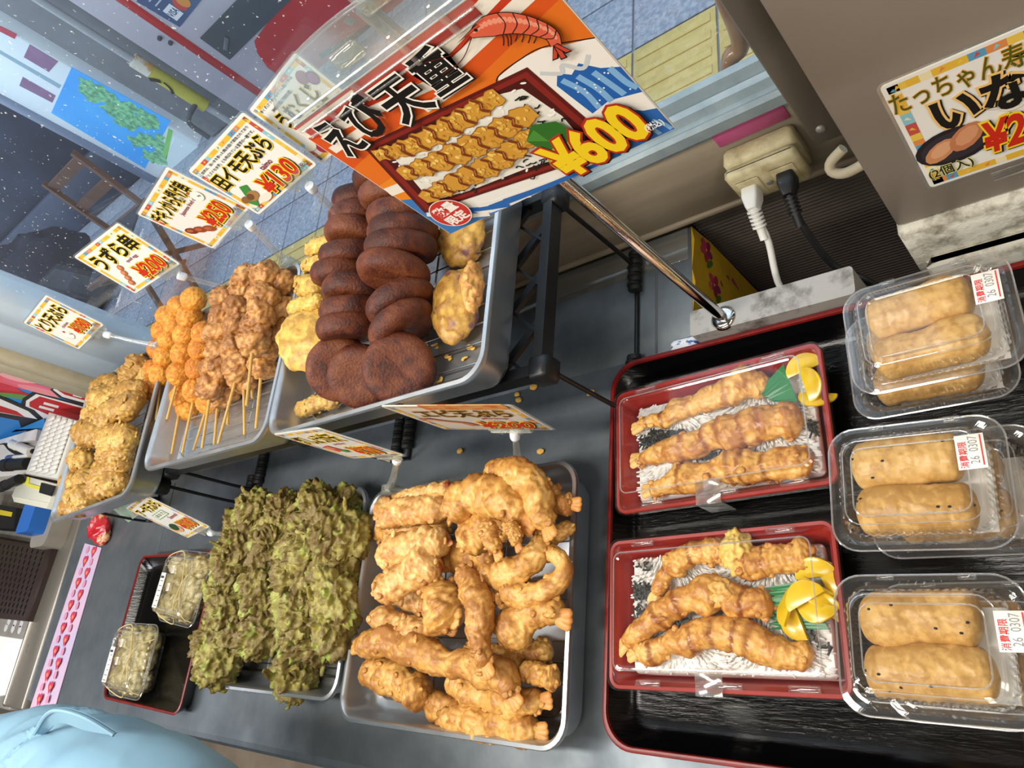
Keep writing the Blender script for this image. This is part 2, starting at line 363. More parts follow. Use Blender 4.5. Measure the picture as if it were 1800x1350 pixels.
clip_y = clear('clip_acrylic_aged', (.94, .94, .86, 1), .08, .7, .08, 2.4, haze=.10)
swivel_m = mat('swivel_white', '#e9eef5', .4, sss=.1)
lam_m = mat('laminate_white', '#eeece6', .28, spec=.5)
white_pl = mat('white_plastic', '#dcdad3', .45, col2='#d2d0c8', vs=10)
white_cable = mat('white_cable', '#e6e6e2', .4); black_cable = mat('black_cable', '#16161a', .45)
outlet_m = mat('aged_outlet', '#cfc49c', .5, col2='#9d8f68', vs=34, lo=.44, hi=.68, bump=(200, .15, .0008))
concrete = mat('grey_concrete', '#8d9096', .8, col2='#7d8087', vs=3, bump=(60, .2, .003))
tile_m = mat('pavement_tile', '#a9b2c2', .75, col2='#8792a6', vs=55, bump=(220, .25, .002), lo=.4, hi=.6)
joint_m = mat('pavement_joint', '#8d95a2', .62); tactile_m = mat('tactile_yellow', '#d9c27e', .7, col2='#c8b06c', vs=30, bump=(150, .2, .002))
tape_m = clear('packing_tape', (.9, .88, .82, 1), .12, .6, .12, 2, haze=.06)

# ------------------------------------------------------------------ room shell
add('floor', bx(-4.2, 1.6, -2.4, .60, -.95, -.85), floor_m, kind='structure', smooth=False)
add('ceiling', bx(-4.2, 1.6, -2.4, .64, 1.6, 1.7), ceil_m, kind='structure', smooth=False)
add('wall_back', bx(-4.2, 1.6, -2.5, -2.4, -.85, 1.6), wall_m, kind='structure', smooth=False)
add('wall_right', bx(1.6, 1.7, -2.5, .64, -.85, 1.6), wall_m, kind='structure', smooth=False)
add('wall_left', bx(-4.3, -4.2, -2.5, .64, -.85, 1.6), wall_m, kind='structure', smooth=False)
add('wall_window', merge(bx(-4.2, 1.6, .56, .64, 1.3, 1.6), bx(-4.2, -1.83, .572, .64, -.85, 1.3), bx(.42, 1.6, .56, .64, -.85, 1.3), bx(-1.83, .42, .60, .64, -.85, .10)), cream_m, kind='structure', smooth=False)
for i, (x, y, w, d) in enumerate(((-.95, -.12, 1.36, .2), (-.6, -1.2, 1.56, .34), (-2.4, -.5, 1.36, .2), (.85, -.55, .34, 1.26))):
    t = thing('ceiling_light', ('long ceiling light above the counter', 'wide ceiling light in the middle of the room', 'ceiling light above the far end', 'added ceiling light at the right, brightening the yellow cloth')[i], 'ceiling light', (x, y, 1.5))  # the last one is the housing of the added light at the right
    add('housing', bx(x-w/2, x+w/2, y-d/2, y+d/2, 1.505, 1.6), white_pl, t)

# window: glass, far frame, aluminium sill
w1 = thing('window_1', None, None, (-.7, .57, .13), kind='structure')
add('pane', bx(-1.45, .42, .568, .573, .148, 1.3, .0008), glass_m, w1, smooth=False)
add('window_frame', merge(bx(-1.53, -1.42, .545, .60, .10, 1.3, .004), bx(-1.68, -1.548, .55, .60, .10, 1.3, .004)), white_frame, w1)
add('frame_groove', bx(-1.55, -1.53, .56, .60, .10, 1.3), ink('#23262b'), w1)
add('frame_trim', merge(bx(-1.74, -1.68, .535, .60, .10, 1.3, .006), bx(-1.83, -1.742, .545, .60, .10, 1.3, .006)), cream_m, w1)
add('window_post', merge(bx(-.179, -.1505, .512, .5275, .078, 1.3, .002), bx(-.179, -.1505, .5275, .56, .148, 1.3, .002)), panel_edge, w1)
add('post_screw', lathe([(0, .003), (.003, .0026), (.0045, .0015), (.005, 0)], (-.166, .5118, .100), (0, -1, 0), 14), steel_worn, w1)
prof = [(a, b+.014) for a, b in [(.534, .113), (.530, .117), (.530, .130), (.534, .134), (.540, .130), (.546, .130), (.548, .140), (.556, .141), (.558, .132), (.566, .131), (.568, .146), (.577, .146), (.579, .128), (.60, .126), (.60, .105), (.536, .105)]]
add('sill', loft([np.array([(x, a, b) for a, b in prof]) for x in (-1.68, -.13)]), sill_m, w1, smooth=False)
add('trim_1', merge(bx(-1.68, -.13, .535, .56, .012, .126, .002), bx(-1.68, -.13, .531, .537, .008, .016, .001)), board_m, kind='structure')
rib = []
for k in range(61):
    z = .012 - k*.0065; rib += [(.548, z), (.5455, z-.0018), (.548, z-.0036)]
add('trim_2', loft([np.array([(x, a, b) for a, b in rib + [(.56, -.39), (.56, .012)]]) for x in (-.36, -.10)]), dark_m, kind='structure', smooth=False)
add('pink_tape', place(bx(-.037, .037, -.0105, .0105, 0, .0009, .0002), (at_y(1318, 222, .5345)), (1, 0, 0), (0, 0, 1)), mat('pink_tape', '#b0507e', .5, col2='#a5466f', vs=40),
    label='short magenta tape strip on the beige board above the outlet', cat='tape')

# ------------------------------------------------------------------ counter
ct = thing('serving_counter', 'long grey stainless steel counter under all the food trays', 'counter', (-.95, .1, -.85))
fr = [(.372, 0), (-.108, 0), (-.116, -.002), (-.121, -.008), (-.122, -.016), (-.122, -.04), (-.112, -.04), (-.112, -.02), (.372, -.02)]
add('worktop', loft([np.array([(x, a, b) for a, b in fr]) for x in (-2.13, .40)]), steel, ct, smooth=False)
add('rear_worktop', bx(-2.13, -.355, .3705, .5345, -.02, -.0004, .001), steel, ct)
add('cupboard_front', merge(bx(-2.1, .38, -.10, .34, -.85, -.021), bx(-2.08, -.90, -.108, -.101, -.80, -.05, .004), bx(-.88, .36, -.108, -.101, -.80, -.05, .004)), mat('cupboard_front', '#7c746c', .55, .2, col2='#6c645c', vs=4), ct)
add('raised_edge', merge(bx(-2.255, -2.131, -.14, .42, -.03, .004, .003), bx(-2.262, -2.248, -.14, .42, -.035, .010, .004)), mat('rusty_edge', '#938d84', .42, .75, col2='#6f5a45', vs=30, lo=.62, hi=.74, rough2=.8), ct)
add('worktop_seam', merge(bx(-1.62, -1.616, -.105, .36, 0, .0006, .0002), bx(-.405, -.402, .375, .53, -.0004, .0004, .0001)), ink('#5d6267'), ct)
add('edge_tape', place(bx(-.40, .40, -.022, .022, 0, .0006, .0002), (-.76, .512, 0), (1, 0, 0), (0, 1, 0)), tape_m, ct)
rc = thing('register_counter', 'low steel side counter at the far end beyond the raised edge', 'counter', (-3.2, .1, -.85))
add('worktop', bx(-4.1, -2.27, -.15, .57, -.06, -.012, .003), steel_worn, rc)
add('cupboard', bx(-4.08, -2.3, -.12, .55, -.85, -.061), MAT['cupboard_front'], rc)

# floral cloth hung over the counter's cut end
cl = thing('floral_cloth', 'yellow floral cloth hanging on the cut end of the rear worktop', 'cloth', (-.352, .45, -.25))
ycl = mat('yellow_cloth', '#c9a21c', .7, col2='#b58d12', vs=14, bump=(30, .3, .004))
ys = np.linspace(.376, .533, 9)
add('cloth', loft([np.array([(-.3525 + .0022*math.sin(i*2.1+z*40), y, z) for i, y in enumerate(ys)] + [(-.3545, y, z) for y in ys[::-1]]) for z in (-.25, -.17, -.1, -.04, .0015)]), ycl, cl)
pr = Print()
rnd = random.Random(3)
for (x, y) in [(.02, -.03), (.06, -.05), (.10, -.03), (.13, -.055), (.04, -.085), (.09, -.095), (.14, -.10), (.02, -.12), (.07, -.14)]:
    for k in range(5):
        a = k*1.2566+x*60; pr.disc(x+.009*math.cos(a), y+.009*math.sin(a), .0075, .0055, rnd.choice(['#a3273f', '#b23a5d', '#8d2238', '#7a2a5a']), a)
    pr.disc(x, y, .004, .004, '#e8c64a'); pr.disc(x+.015, y-.010, .009, .004, '#3f6b2a', .8)
for (x, y) in [(.045, -.012), (.055, -.022), (.036, -.02), (.08, -.012), (.115, -.012), (.12, -.075)]:
    pr.disc(x, y, .008, .007, '#6b4a1c', 0, 7); pr.disc(x, y, .006, .005, '#c9a21c', 0, 7)
pr.build('floral_print', (-.3500, .535, .0), (0, -1, 0), (0, 0, 1), cl)

# grey steel box behind the lacquer tray, foot of the poster pole
pb = thing('steel_box', 'scuffed grey steel box with a bolted pole behind the black tray', 'box', (-.25, .372, -.3))
add('body', loft([rr(.168, .030, .004, z, 4, -.251, .374) + (0, 0, 0) for z in (-.3, .044, .046)]), mat('scuffed_grey', '#a5a3a0', .6, .2, col2='#5d5a55', vs=24, lo=.52, hi=.66, bump=(120, .3, .001)), pb)
add('flange', lathe([(.0005, .0495), (.009, .0495), (.012, .048), (.014, .046), (.014, .044)], (-.297, .371, 0), n=24), chrome, pb)
add('pole', tube([(-.297, .371, .046), (-.2965, .3695, .20), (-.296, .368, .52)], .0058, 16), chrome, pb)
add('wrapped_pack', bx(-.375, -.342, .361, .376, .0, .020, .003), mat('pack_blue_white', '#e9edf2', .4, col2='#3b62a8', vs=55, lo=.5, hi=.54, stretch=(1, 3, 1)), label='small blue and white packet behind the tray corner', cat='packet')

# taupe appliance panel with its plaster plinth
ap = thing('appliance_cabinet', 'large taupe metal cabinet front at the right behind the trays', 'cabinet', (.16, .6, .037))
add('front_panel', bx(-.126, .60, .420, .428, .039, .9, .0015), panel_m, ap)
add('cabinet_body', bx(-.122, .60, .429, .50, .045, .9, .0015), panel_edge, ap)
add('plaster_plinth', merge(bx(-.128, .62, .412, .50, -.17, .036, .004), bx(-.118, .62, .395, .413, -.17, -.01, .006)), plaster_m, label='mouldy weathered plaster plinth under the taupe cabinet', cat='plinth')
add('hose', tube([(-.155, .50, .075), (-.170, .497, .066), (-.172, .492, .058), (-.160, .486, .056), (-.135, .484, .064), (-.115, .482, .07)], .0052, 10, 24), cream_m, label='cream hose stub bent under the window post', cat='hose')
add('purple_strip', place(bx(-.04, .06, -.006, .006, 0, .001, .0002), (.022, .3945, .012), (1, 0, 0), (0, 0, 1)), mat('purple_strip', '#8a2a5a', .5), label='purple printed strip along the foot of the plinth', cat='strip')

# outlet with two plugs
ot = thing('power_outlet', 'grimy cream double outlet box screwed to the beige board', 'outlet', (-.228, .535, .05))
oc = at_y(1345, 290, .505); ox, oz = oc[0]-.003, oc[2]-.013
add('box', merge(bx(ox-.037, ox+.037, .512, .5345, oz-.026, oz+.026, .004), bx(ox-.037, ox+.037, .496, .511, oz-.025, oz+.025, .004)), outlet_m, ot)
for sx in (-1, 1): add('socket_face', bx(ox+sx*.018-.012, ox+sx*.018+.012, .4945, .4965, oz-.017, oz+.013, .001), outlet_m, ot)
add('screw', lathe([(0, .0015), (.003, .001), (.0035, 0)], (ox, .4955, oz-.004), (0, -1, 0), 12), steel_worn, ot)
def plug(name, label, c, m, ring, path):
    t = thing(name, label, 'plug', c); x, y, z = c
    add('plug_body', loft([rr(w, d, .003, k, 4) @ np.array([[1, 0, 0], [0, 0, 1], [0, -1, 0]]) + (x, y, z) for w, d, k in ((.017, .020, 0), (.017, .020, .010), (.013, .015, .020), (.010, .011, .024))]), m, t)
    add('strain_relief', merge(*[lathe([(.004, 0), (ring, 0), (ring, .0022), (.004, .0022)], np.array(c) + np.array((0, -.022, -.002)) + np.array((0, -.7, -.7))*k*.0042, (0, -.7, -.7), 12) for k in range(5)], tube([np.array(c)+(0, -.02, 0), np.array(c)+(0, -.045, -.025)], .0045, 10)), m, t)
    add('cable', tube(path, .0036, 10, 40), m, t)
p1 = np.array((ox-.020, .4945, oz-.006)); p2 = np.array((ox+.018, .4945, oz-.004))
plug('power_plug', 'white power plug and cable in the outlet left socket', p1, white_cable, .0075, [p1+(0, -.030, -.012), p1+(.002, -.045, -.030), (-.255, .42, -.005), (-.238, .40, -.02), (-.225, .392, -.05), (-.21, .395, -.25)])
plug('power_plug', 'black power plug and cable in the outlet right socket', p2, black_cable, .0068, [p2+(0, -.030, -.012), p2+(.002, -.045, -.030), (-.20, .43, -.01), (-.175, .415, -.035), (-.16, .40, -.08), (-.15, .40, -.25)])

# ------------------------------------------------------------------ street outside the window
pv = thing('pavement', None, None, (-3, 2.3, -.9), kind='structure')
add('joint_bed', bx(-9, 3.5, .66, 7, -.90, -.858), joint_m, pv, smooth=False)
g = .30; first = None; firsty = None
yl = 1.56                                              # inner edge of the yellow tactile rows
for iy in range(-3, 7):
    for ix in range(-24, 3):
        x, y = ix*g + .05, yl + .27 + iy*g
        if x > 1.2: continue
        q = (at_y(900, 0, y) is not None)
        c = ROT @ (np.array([x, y, -.85]) - (0, 0, EYE)); px, py = 900 + FPX*c[0]/c[2], 675 + FPX*c[1]/c[2]
        if not (-120 < px < 1500 and -150 < py < 760): continue
        yellow = iy == 0 or (ix == -8 and iy < 0)
        if yellow and firsty is None:
            firsty = add('tactile_tile', merge(bx(x-g/2+.004, x+g/2-.004, y-g/2+.004, y+g/2-.004, -.857, -.85, .003), *[bx(x-g/2+.02, x+g/2-.02, y+dy-.016, y+dy+.016, -.8505, -.845, .003) for dy in (-.105, -.035, .035, .105)]), tactile_m, pv); fy = np.array((x, y, 0))
        elif yellow: inst(firsty, pv, np.array((x, y, 0)) - fy)
        elif first is None: first = add('paving_tile', bx(x-g/2+.004, x+g/2-.004, y-g/2+.004, y+g/2-.004, -.857, -.85, .003), tile_m, pv); f0 = np.array((x, y, 0))
        else: inst(first, pv, np.array((x, y, 0)) - f0)

# red and white machine across the pavement
Y = 3.25; mc = thing('ticket_machine', 'red and white vending machine across the pavement', 'vending machine', (-2.7, Y+.4, -.85))
wht = mat('machine_white', '#c9c3cf', .5, col2='#c0bac6', vs=3); redm = mat('machine_red', '#c21622', .4, col2='#b0121d', vs=3)
X = lambda px, py: at_y(px, py, Y)
add('body', bx(-3.90, -1.4, Y, Y+.8, -.85, 1.2, .02), wht, mc)
pz = lambda pts, z0=.002: place(prism([(p[0], p[2]) for p in [X(*q) for q in pts]], 0, z0), (0, Y, 0), (1, 0, 0), (0, 0, 1))
xs = X(215, 0)[0]
add('red_stripe', bx(xs-.03, xs+.035, Y-.003, Y-.0005, -.85, 1.15, .001), redm, mc)
add('red_panel', pz([(505, 0), (470, 40), (447, 72), (452, 92), (470, 118), (493, 135), (540, 150), (640, 160), (760, 60), (700, -40), (560, -60)]), redm, mc)
add('card_reader', pz([(352, 66), (404, 104), (512, -2), (458, -44)], .006), mat('reader_dark', '#3a4450', .3), mc)
add('reader_slot', place(bx(-.05, .05, -.012, .012, 0, .004, .001), X(398, 75) - (0, .009, 0), (.9, 0, .4), (-.4, 0, .62)), mat('reader_grey', '#5c6670', .4), mc)
add('coin_plate', pz([(603, 38), (620, 45), (625, 32), (610, 28)], .008), steel_worn, mc)
add('door_gap', pz([(560, 95), (700, 10), (706, 18), (566, 103)], .0035), ink('#3a0a0e'), mc)
add('payment_sign', pz([(240, 2), (316, 47), (362, -10), (286, -55)], .004), mat('sign_blue', '#34507e', .5), mc)
pr = Print(); o = X(316, 47); 
pr.poly([(.03, .03), (.11, .03), (.11, .11), (.03, .11)], '#e6e9ee'); pr.text('VISA', .034, .106, .052, .088, '#20386e', .02, rot=0)
pr.disc(.15, .07, .035, .04, '#c8342c'); pr.disc(.185, .07, .035, .04, '#d98a2c')
for k in range(5): pr.line([(.03, .15+.035*k), (.17, .15+.035*k)], .008, '#b8c6dc')
pr.build('card_marks', o - (0, .0045, 0), (1, 0, 0), (0, 0, 1), mc)
for q in ((281, 66), (300, 74)): add('bolt', lathe([(0, .02), (.012, .016), (.014, 0)], X(*q), (0, -1, 0), 10), ink('#4b4b52'), mc)

# grey concrete pier with a wrapped pole
add('concrete_pier', merge(bx(-4.52, -3.93, 3.42, 3.9, -.85, 1.5, .02), bx(-4.0, -3.93, 3.38, 3.43, -.85, 1.5, .01)), concrete, label='grey concrete pier left of the vending machine', cat='pier')
pl = thing('guard_pole', 'street pole with a yellow guard sleeve before the concrete pier', 'pole', (-4.06, 3.3, -.85))
pp = lambda px, py: at_y(px, py, 3.3)
a, b_, c_, d0 = pp(235, 103), pp(262, 122), pp(362, 186), pp(412, 226)
pxm = -4.08
add('pole', tube([(pxm, 3.3, -.85), (pxm, 3.3, 1.3)], .024, 14), mat('pole_grey', '#b4b8be', .5, .3), pl)
add('guard_sleeve', tube([(pxm, 3.3, c_[2]), (pxm, 3.3, b_[2])], .042, 16), mat('guard_yellow', '#cfc95a', .5, col2='#c2bb4a', vs=8), pl)
add('guard_marking', place(merge(text('ノ', -.02, .03, -.03, .05, .001, .05), text('、', -.02, .02, .07, .12, .001, .05)), (pxm, 3.257, (b_[2]+c_[2])/2+.04), (1, 0, 0), (0, 0, 1)), ink('#2c2a20'), pl)
add('guard_cap', tube([(pxm, 3.3, b_[2]-.01), (pxm, 3.3, a[2])], .044, 16), mat('guard_white', '#e4e0d2', .5, col2='#d7a860', vs=14, lo=.5, hi=.6), pl)
add('bracket', merge(tube([(pxm, 3.27, c_[2]+.06), (pxm-.05, 3.2, c_[2]+.06), (pxm-.12, 3.2, c_[2]+.02), (pxm-.14, 3.2, c_[2]-.12)], .016, 8, 20)), ink('#4a4e57'), pl)

# tall lit street sign: sky, leaves; white top with plum panes
Yb = 3.48; sg = thing('street_sign', 'tall bright sign with blue sky and leaves left of the pier', 'sign', (-4.8, Yb, -.85))
B = lambda px, py: at_y(px, py, Yb)
bz = lambda pts, t=.003: place(prism([(p[0], p[2]) for p in [B(*q) for q in pts]], 0, t), (0, Yb, 0), (1, 0, 0), (0, 0, 1))
xr, xl = B(130, 125)[0]+.01, B(140, 238)[0]-.02
add('sign_body', bx(xl, xr, Yb, Yb+.2, -.85, 1.3, .01), mat('sign_white', '#dcebf5', .5, emit=.25), sg)
add('sign_edge', bx(xl-.08, xl-.001, Yb-.02, Yb+.2, -.85, 1.3, .01), mat('sign_edge', '#8f9db6', .5), sg)
add('sky_print', bz([(126, 118), (90, 198), (255, 296), (300, 212)]), mat('sky_print', '#2f8fe0', .5, col2='#56b4f0', vs=1.6, emit=.45), sg)
leafm = mat('leaf_print', '#7fc89a', .5, col2='#2f6d62', vs=26, lo=.42, hi=.6, emit=.3)
lv = []
for k in range(46):
    u, v = rnd.random(), rnd.random(); q = np.array((150+u*130+v*4, 135+u*80+ (1-u)*v*28 + u*v*80))
    p = B(*q); r0 = rnd.uniform(.035, .07); lv.append((np.array([(p[0]+r0*(1+.35*math.sin(j*2.4+k))*math.cos(j*.52), Yb-.0035-.0006*k*.1, p[2]+r0*(1+.35*math.cos(j*1.9+k))*math.sin(j*.52)) for j in range(12)]), [tuple(range(12))]))
add('leaf_print', merge(*lv), leafm, sg, smooth=False)
add('plum_pane', bz([(52, 78), (102, 108), (86, 126), (42, 100)]), mat('plum_pane', '#9a6f9a', .4, col2='#85608a', vs=6), sg)
add('plum_pane', bz([(40, 135), (98, 168), (92, 180), (34, 150)]), MAT['plum_pane'], sg)
add('sign_rail', bz([(0, 88), (108, 150), (104, 155), (0, 94)]), mat('rail_blue', '#9fc0d2', .5), sg)
add('red_band', bz([(0, 45), (30, 60), (26, 68), (0, 55)]), ink('#c8475c'), sg)
add('green_post', bz([(296, 226), (304, 230), (292, 285), (284, 280)], .006), ink('#8fe07a'), sg)
add('base_panel', bz([(308, 240), (362, 262), (330, 305), (285, 292)], .006), mat('base_pale', '#d3e6ee', .5, emit=.15), sg)

# dark navy stall bundle and two wooden folding chairs on the pavement
nv = mat('navy_cloth', '#16253f', .8, col2='#0e1a30', vs=5, bump=(30, .5, .01))
(V, F), cr = blob((-6.0, 2.55, -.50), (.62, .36, .36), 3, amp=(.25, .1, .03)); V[:, 2] = np.maximum(V[:, 2], -.85)
add('cloth_bundle', (V, F), nv, label='large navy cloth bundle on the pavement behind the wooden chairs', cat='cloth')
(V, F), cr = blob((-4.15, 1.02, -.68), (.60, .20, .19), 8, amp=(.25, .1, .03)); V[:, 2] = np.maximum(V[:, 2], -.85)
add('cloth_bundle', (V, F), mat('slate_cloth', '#3a465e', .8, col2='#232d42', vs=5, bump=(30, .4, .01)), label='slate blue cloth heap close outside the window foot', cat='cloth')
wood = mat('chair_wood', '#6d4638', .55, col2='#573528', vs=8, stretch=(1, 1, .3))
def fold_chair(label, o):
    x, y, z = o; t = thing('folding_chair', label, 'chair', o)
    for dx in (-.22, .22):
        add('leg', bar([(x+dx, y-.20, z), (x+dx, y+.20, z+.45)], .035, .025), wood, t); add('leg', bar([(x+dx*.9, y+.20, z), (x+dx*.9, y-.20, z+.45)], .035, .025), wood, t)
        add('back_post', bar([(x+dx, y+.18, z+.42), (x+dx, y+.28, z+.85)], .03, .025), wood, t)
    for dy in (-.2, .2): add('rail', bar([(x-.25, y+dy, z+.45), (x+.25, y+dy, z+.45)], .03, .03), wood, t)
    add('seat', bx(x-.23, x+.23, y-.18, y+.18, z+.455, z+.47, .004), nv, t)
    for k in range(2): add('back_slat', bar([(x-.23, y+.235+k*.04, z+.64+k*.16), (x+.23, y+.235+k*.04, z+.64+k*.16)], .02, .06), wood, t)
fold_chair('brown wooden folding chair nearer the bright sign, dark navy seat', (-4.15, 2.15, -.85))
fold_chair('brown wooden folding chair nearer the window frame, dark navy seat', (-4.75, 1.62, -.85))
add('storefront', merge(bx(-14, -5.30, 3.78, 4.1, -.85, 2.6, .02), bx(-14, -5.32, 3.70, 3.79, -.85, -.45, .02)), mat('storefront_blue', '#3a4a66', .6, col2='#2b3850', vs=2), label='dark blue storefront across the pavement left of the bright sign', cat='storefront')
add('storefront', bx(-5.2, 3, 4.4, 4.8, -.85, 2.6, .02), mat('storefront_grey', '#777c86', .7, col2='#6a6f79', vs=2), label='grey building front behind the vending machine', cat='storefront')
add('umbrella_handle', tube([at_y(1322, 30, .62)+(0, 0, .12), at_y(1300, 62, .62), at_y(1285, 100, .62), at_y(1283, 128, .62), at_y(1300, 138, .62), at_y(1311, 122, .62)], .0095, 14, 40), mat('handle_amber', '#8a6440', .3, coat=.4), label='brown hooked cane handle hanging outside the glass', cat='cane')
# ------------------------------------------------------------------ trays, racks
def bat(label, cx, cy, w, d, h, z0, rot=0.0, tw=.0012):
    """rolled-rim aluminium food tray"""
    R = .030; lp = []
    for ins, r, z in ((.000, R, h-.006), (-.001, R+.001, h-.003), (.000, R, h), (.004, R-.003, h+.001), (.006, R-.004, h-.001), (.008, R-.006, h-.006), (.013, R-.006, .010), (.016, R-.008, .004), (.022, R-.012, .0016)):
        lp.append(rr(w-2*ins, d-2*ins, r, z, 7))
    ou = [rr(w-2*i, d-2*i, r, z, 7) for i, r, z in ((.003, R-.002, h-.007), (.0075, R-.005, h-.009), (.0118, R-.005, .009), (.015, R-.007, .002), (.022, R-.012, .0002))]
    V, F = loft(ou[::-1] + lp, True, True); V = rotz(V, rot) + (cx, cy, z0)
    return add('food_tray', (V, F), alu, label=label, cat='tray', group=None)
def grid(label, cx, cy, w, d, z, rot=0.0, n=11, m=2):
    """wire rack lying in a tray"""
    t = thing('wire_rack', label, 'wire rack', (cx, cy, z-.008)); W, D = w-.060, d-.060
    P = rr(W, D, .02, z, 5); P = np.vstack([P, P[:1]]); V, F = tube(P, .0017, 7); add('frame', (rotz(V, rot)+(cx, cy, 0), F), wire_m, t)
    f = None
    for k in range(n):
        y = -D/2 + D*(k+.5)/n
        V, F = tube([(-W/2, y, z+.0022), (W/2, y, z+.0022)], .0010, 6); add('wire', (rotz(V, rot)+(cx, cy, 0), F), wire_m, t)
    for k in range(m):
        x = -W/2 + W*(k+1)/(m+1)
        V, F = tube([(x, -D/2, z-.0002), (x, D/2, z-.0002)], .0013, 6); add('cross_wire', (rotz(V, rot)+(cx, cy, 0), F), wire_m, t)
    for sx in (-1, 1):
        for sy in (-1, 1):
            V, F = tube([(sx*(W/2-.02), sy*D/2, z), (sx*(W/2-.02), sy*D/2, z-.0075)], .0017, 6); add('foot', (rotz(V, rot)+(cx, cy, 0), F), wire_m, t)
ZR = .180                                           # rack shelf height
T_SH = (-.657, .094, .365, .298); T_GR = (-1.035, .110, .372, .290)
T3 = (-.640, .402, .378, .270); T2 = (-1.012, .402, .360, .270); T1 = (-1.400, .368, .345, .285)
bat('silver tray heaped with golden shrimp tempura on the counter', *T_SH, .050, .001)
bat('silver tray heaped with spiky green fritters on the counter', *T_GR, .050, .001)
bat('silver tray of dark red doughnut discs on the black rack', *T3, .053, ZR+.003)
bat('silver tray of fried skewers on the black rack', *T2, .053, ZR+.003, -.01)
bat('silver tray of pale chicken tempura at the far end of the rack', *T1, .053, ZR+.003, .06)
grid('wire rack under the shrimp tempura', *T_SH, .012); grid('wire rack under the green fritters', *T_GR, .012)
grid('wire rack under the dark red doughnuts', *T3, ZR+.0145, n=9); grid('wire rack under the fried skewers', *T2, ZR+.0145, -.01); grid('wire rack under the chicken tempura', *T1, ZR+.0145, .06)

def shelf(label, x0, x1, y0, y1, lattice, fy=.30, legs=(True, True)):
    """black lattice shelf on folding wire legs"""
    t = thing('lattice_shelf', label, 'shelf', ((x0+x1)/2, (y0+y1)/2, 0)); z = ZR; h = .016; r = .012
    o_ = [rr(x1-x0, y1-y0, .012, zz, 4, (x0+x1)/2, (y0+y1)/2) for zz in (z-h, z+.002)]; i_ = [rr(x1-x0-2*r, y1-y0-2*r, .006, zz, 4, (x0+x1)/2, (y0+y1)/2) for zz in (z+.002, z-h)]
    V, F = loft(o_ + i_ + [o_[0]], False, False); add('rim', (V, F), black_pl, t, sharp=30)
    n = 0; s = .062
    def clip(p, d):
        a, b = -9, 9
        for k, (lo, hi) in enumerate(((x0+r, x1-r), (y0+r, y1-r))):
            u, v = (lo-p[k])/d[k], (hi-p[k])/d[k]; a, b = max(a, min(u, v)), min(b, max(u, v))
        return a, b
    for k in range(-14, 15):
        p = ((x0+x1)/2 + k*s, (y0+y1)/2)
        for d, w, hh, nm, zz in ((((.72, .69), .009, .006, 'lattice_bar', z-.005)), ((.75, -.66), .0032, .004, 'lattice_strut', z-.001)):
            a, b = clip(p, d)
            if b - a > .01: add(nm, bar([(p[0]+d[0]*a, p[1]+d[1]*a, zz), (p[0]+d[0]*b, p[1]+d[1]*b, zz)], w, hh), black_pl, t, smooth=False)
    for sx, on in ((0, legs[0]), (1, legs[1])):
        if not on: continue
        x = (x0+.010, x1-.006)[sx]
        add('hinge_block', bx(x-.012, x+.012, y0-.004, y0+.022, z-.024, z+.003, .003), black_pl, t)
        add('hinge_block', bx(x-.012, x+.012, y1-.022, y1+.003, z-.024, z+.003, .003), black_pl, t)
        lg = add('wire_leg', tube([(x, y0+.012, z-.02), (x+.001, y0+.013, .04), (x+.002, y0+.018, .006), (x+.002, y0+.035, .0032), (x+.002, y1-.04, .0032), (x+.002, y1-.018, .006), (x+.001, y1-.012, .03), (x, y1-.010, z-.02)], .0028, 8, 60), black_wire, t)
        for yy in (fy, y1-.05):
            ft = []
            for k in range(9): ft.append(lathe([(.004, 0), (.0085, .001), (.0092, .004), (.0085, .007), (.004, .008)], (x+.002 + .0012*(-1)**k, yy+k*.0062, .0088), (0, 1, .15*(-1)**k), 9))
            add('cord_binding', merge(*ft), cord_m, t)
shelf('black lattice shelf on wire legs under the doughnut tray', -.838, -.425, .286, .512, True, .318)
shelf('black lattice shelf on wire legs under the skewer tray', -1.255, -.846, .286, .512, True, .312)
shelf('black lattice shelf on wire legs under the chicken tray', -1.690, -1.264, .262, .505, True, .275)

# ------------------------------------------------------------------ lacquer trays
def lacquer(label, cx, cy, w, d, R, h, rot=0.0, wall=.016):
    t = thing('lacquer_tray', label, 'tray', (cx, cy, 0))
    ins = [(wall*.55, R*.8, .0003), (0.001, R, h-.004), (0, R, h-.001), (.0015, R-.001, h), (.0045, R-.003, h-.0005), (.0055, R-.004, h-.003), (wall+.002, R*.8, .008), (wall+.010, R*.6, .0042)]
    lp = [rr(w-2*i, d-2*i, r, z, 9) for i, r, z in ins]
    V, F = loft(lp[:1]+lp[4:], True, True); V = rotz(V, rot)+(cx, cy, 0)
    V1, F1 = loft(lp[:2], False, False)
    body = loft([lp[0], lp[1]]+[lp[5], lp[6], lp[7]], True, True); add('tray_body', (rotz(body[0], rot)+(cx, cy, 0), body[1]), lacq, t)
    rim = loft(lp[1:6]+[lp[1]], False, False); add('rim', (rotz(rim[0], rot)+(cx, cy, 0), rim[1]), lacq_red, t)
    return t
lacquer('large black lacquer tray with red rim holding the bento boxes', -.168, .155, .556, .405, .034, .031)
lacquer('small black lacquer tray with red rim at the far end of the counter', -1.475, .055, .330, .280, .022, .024, -.02)

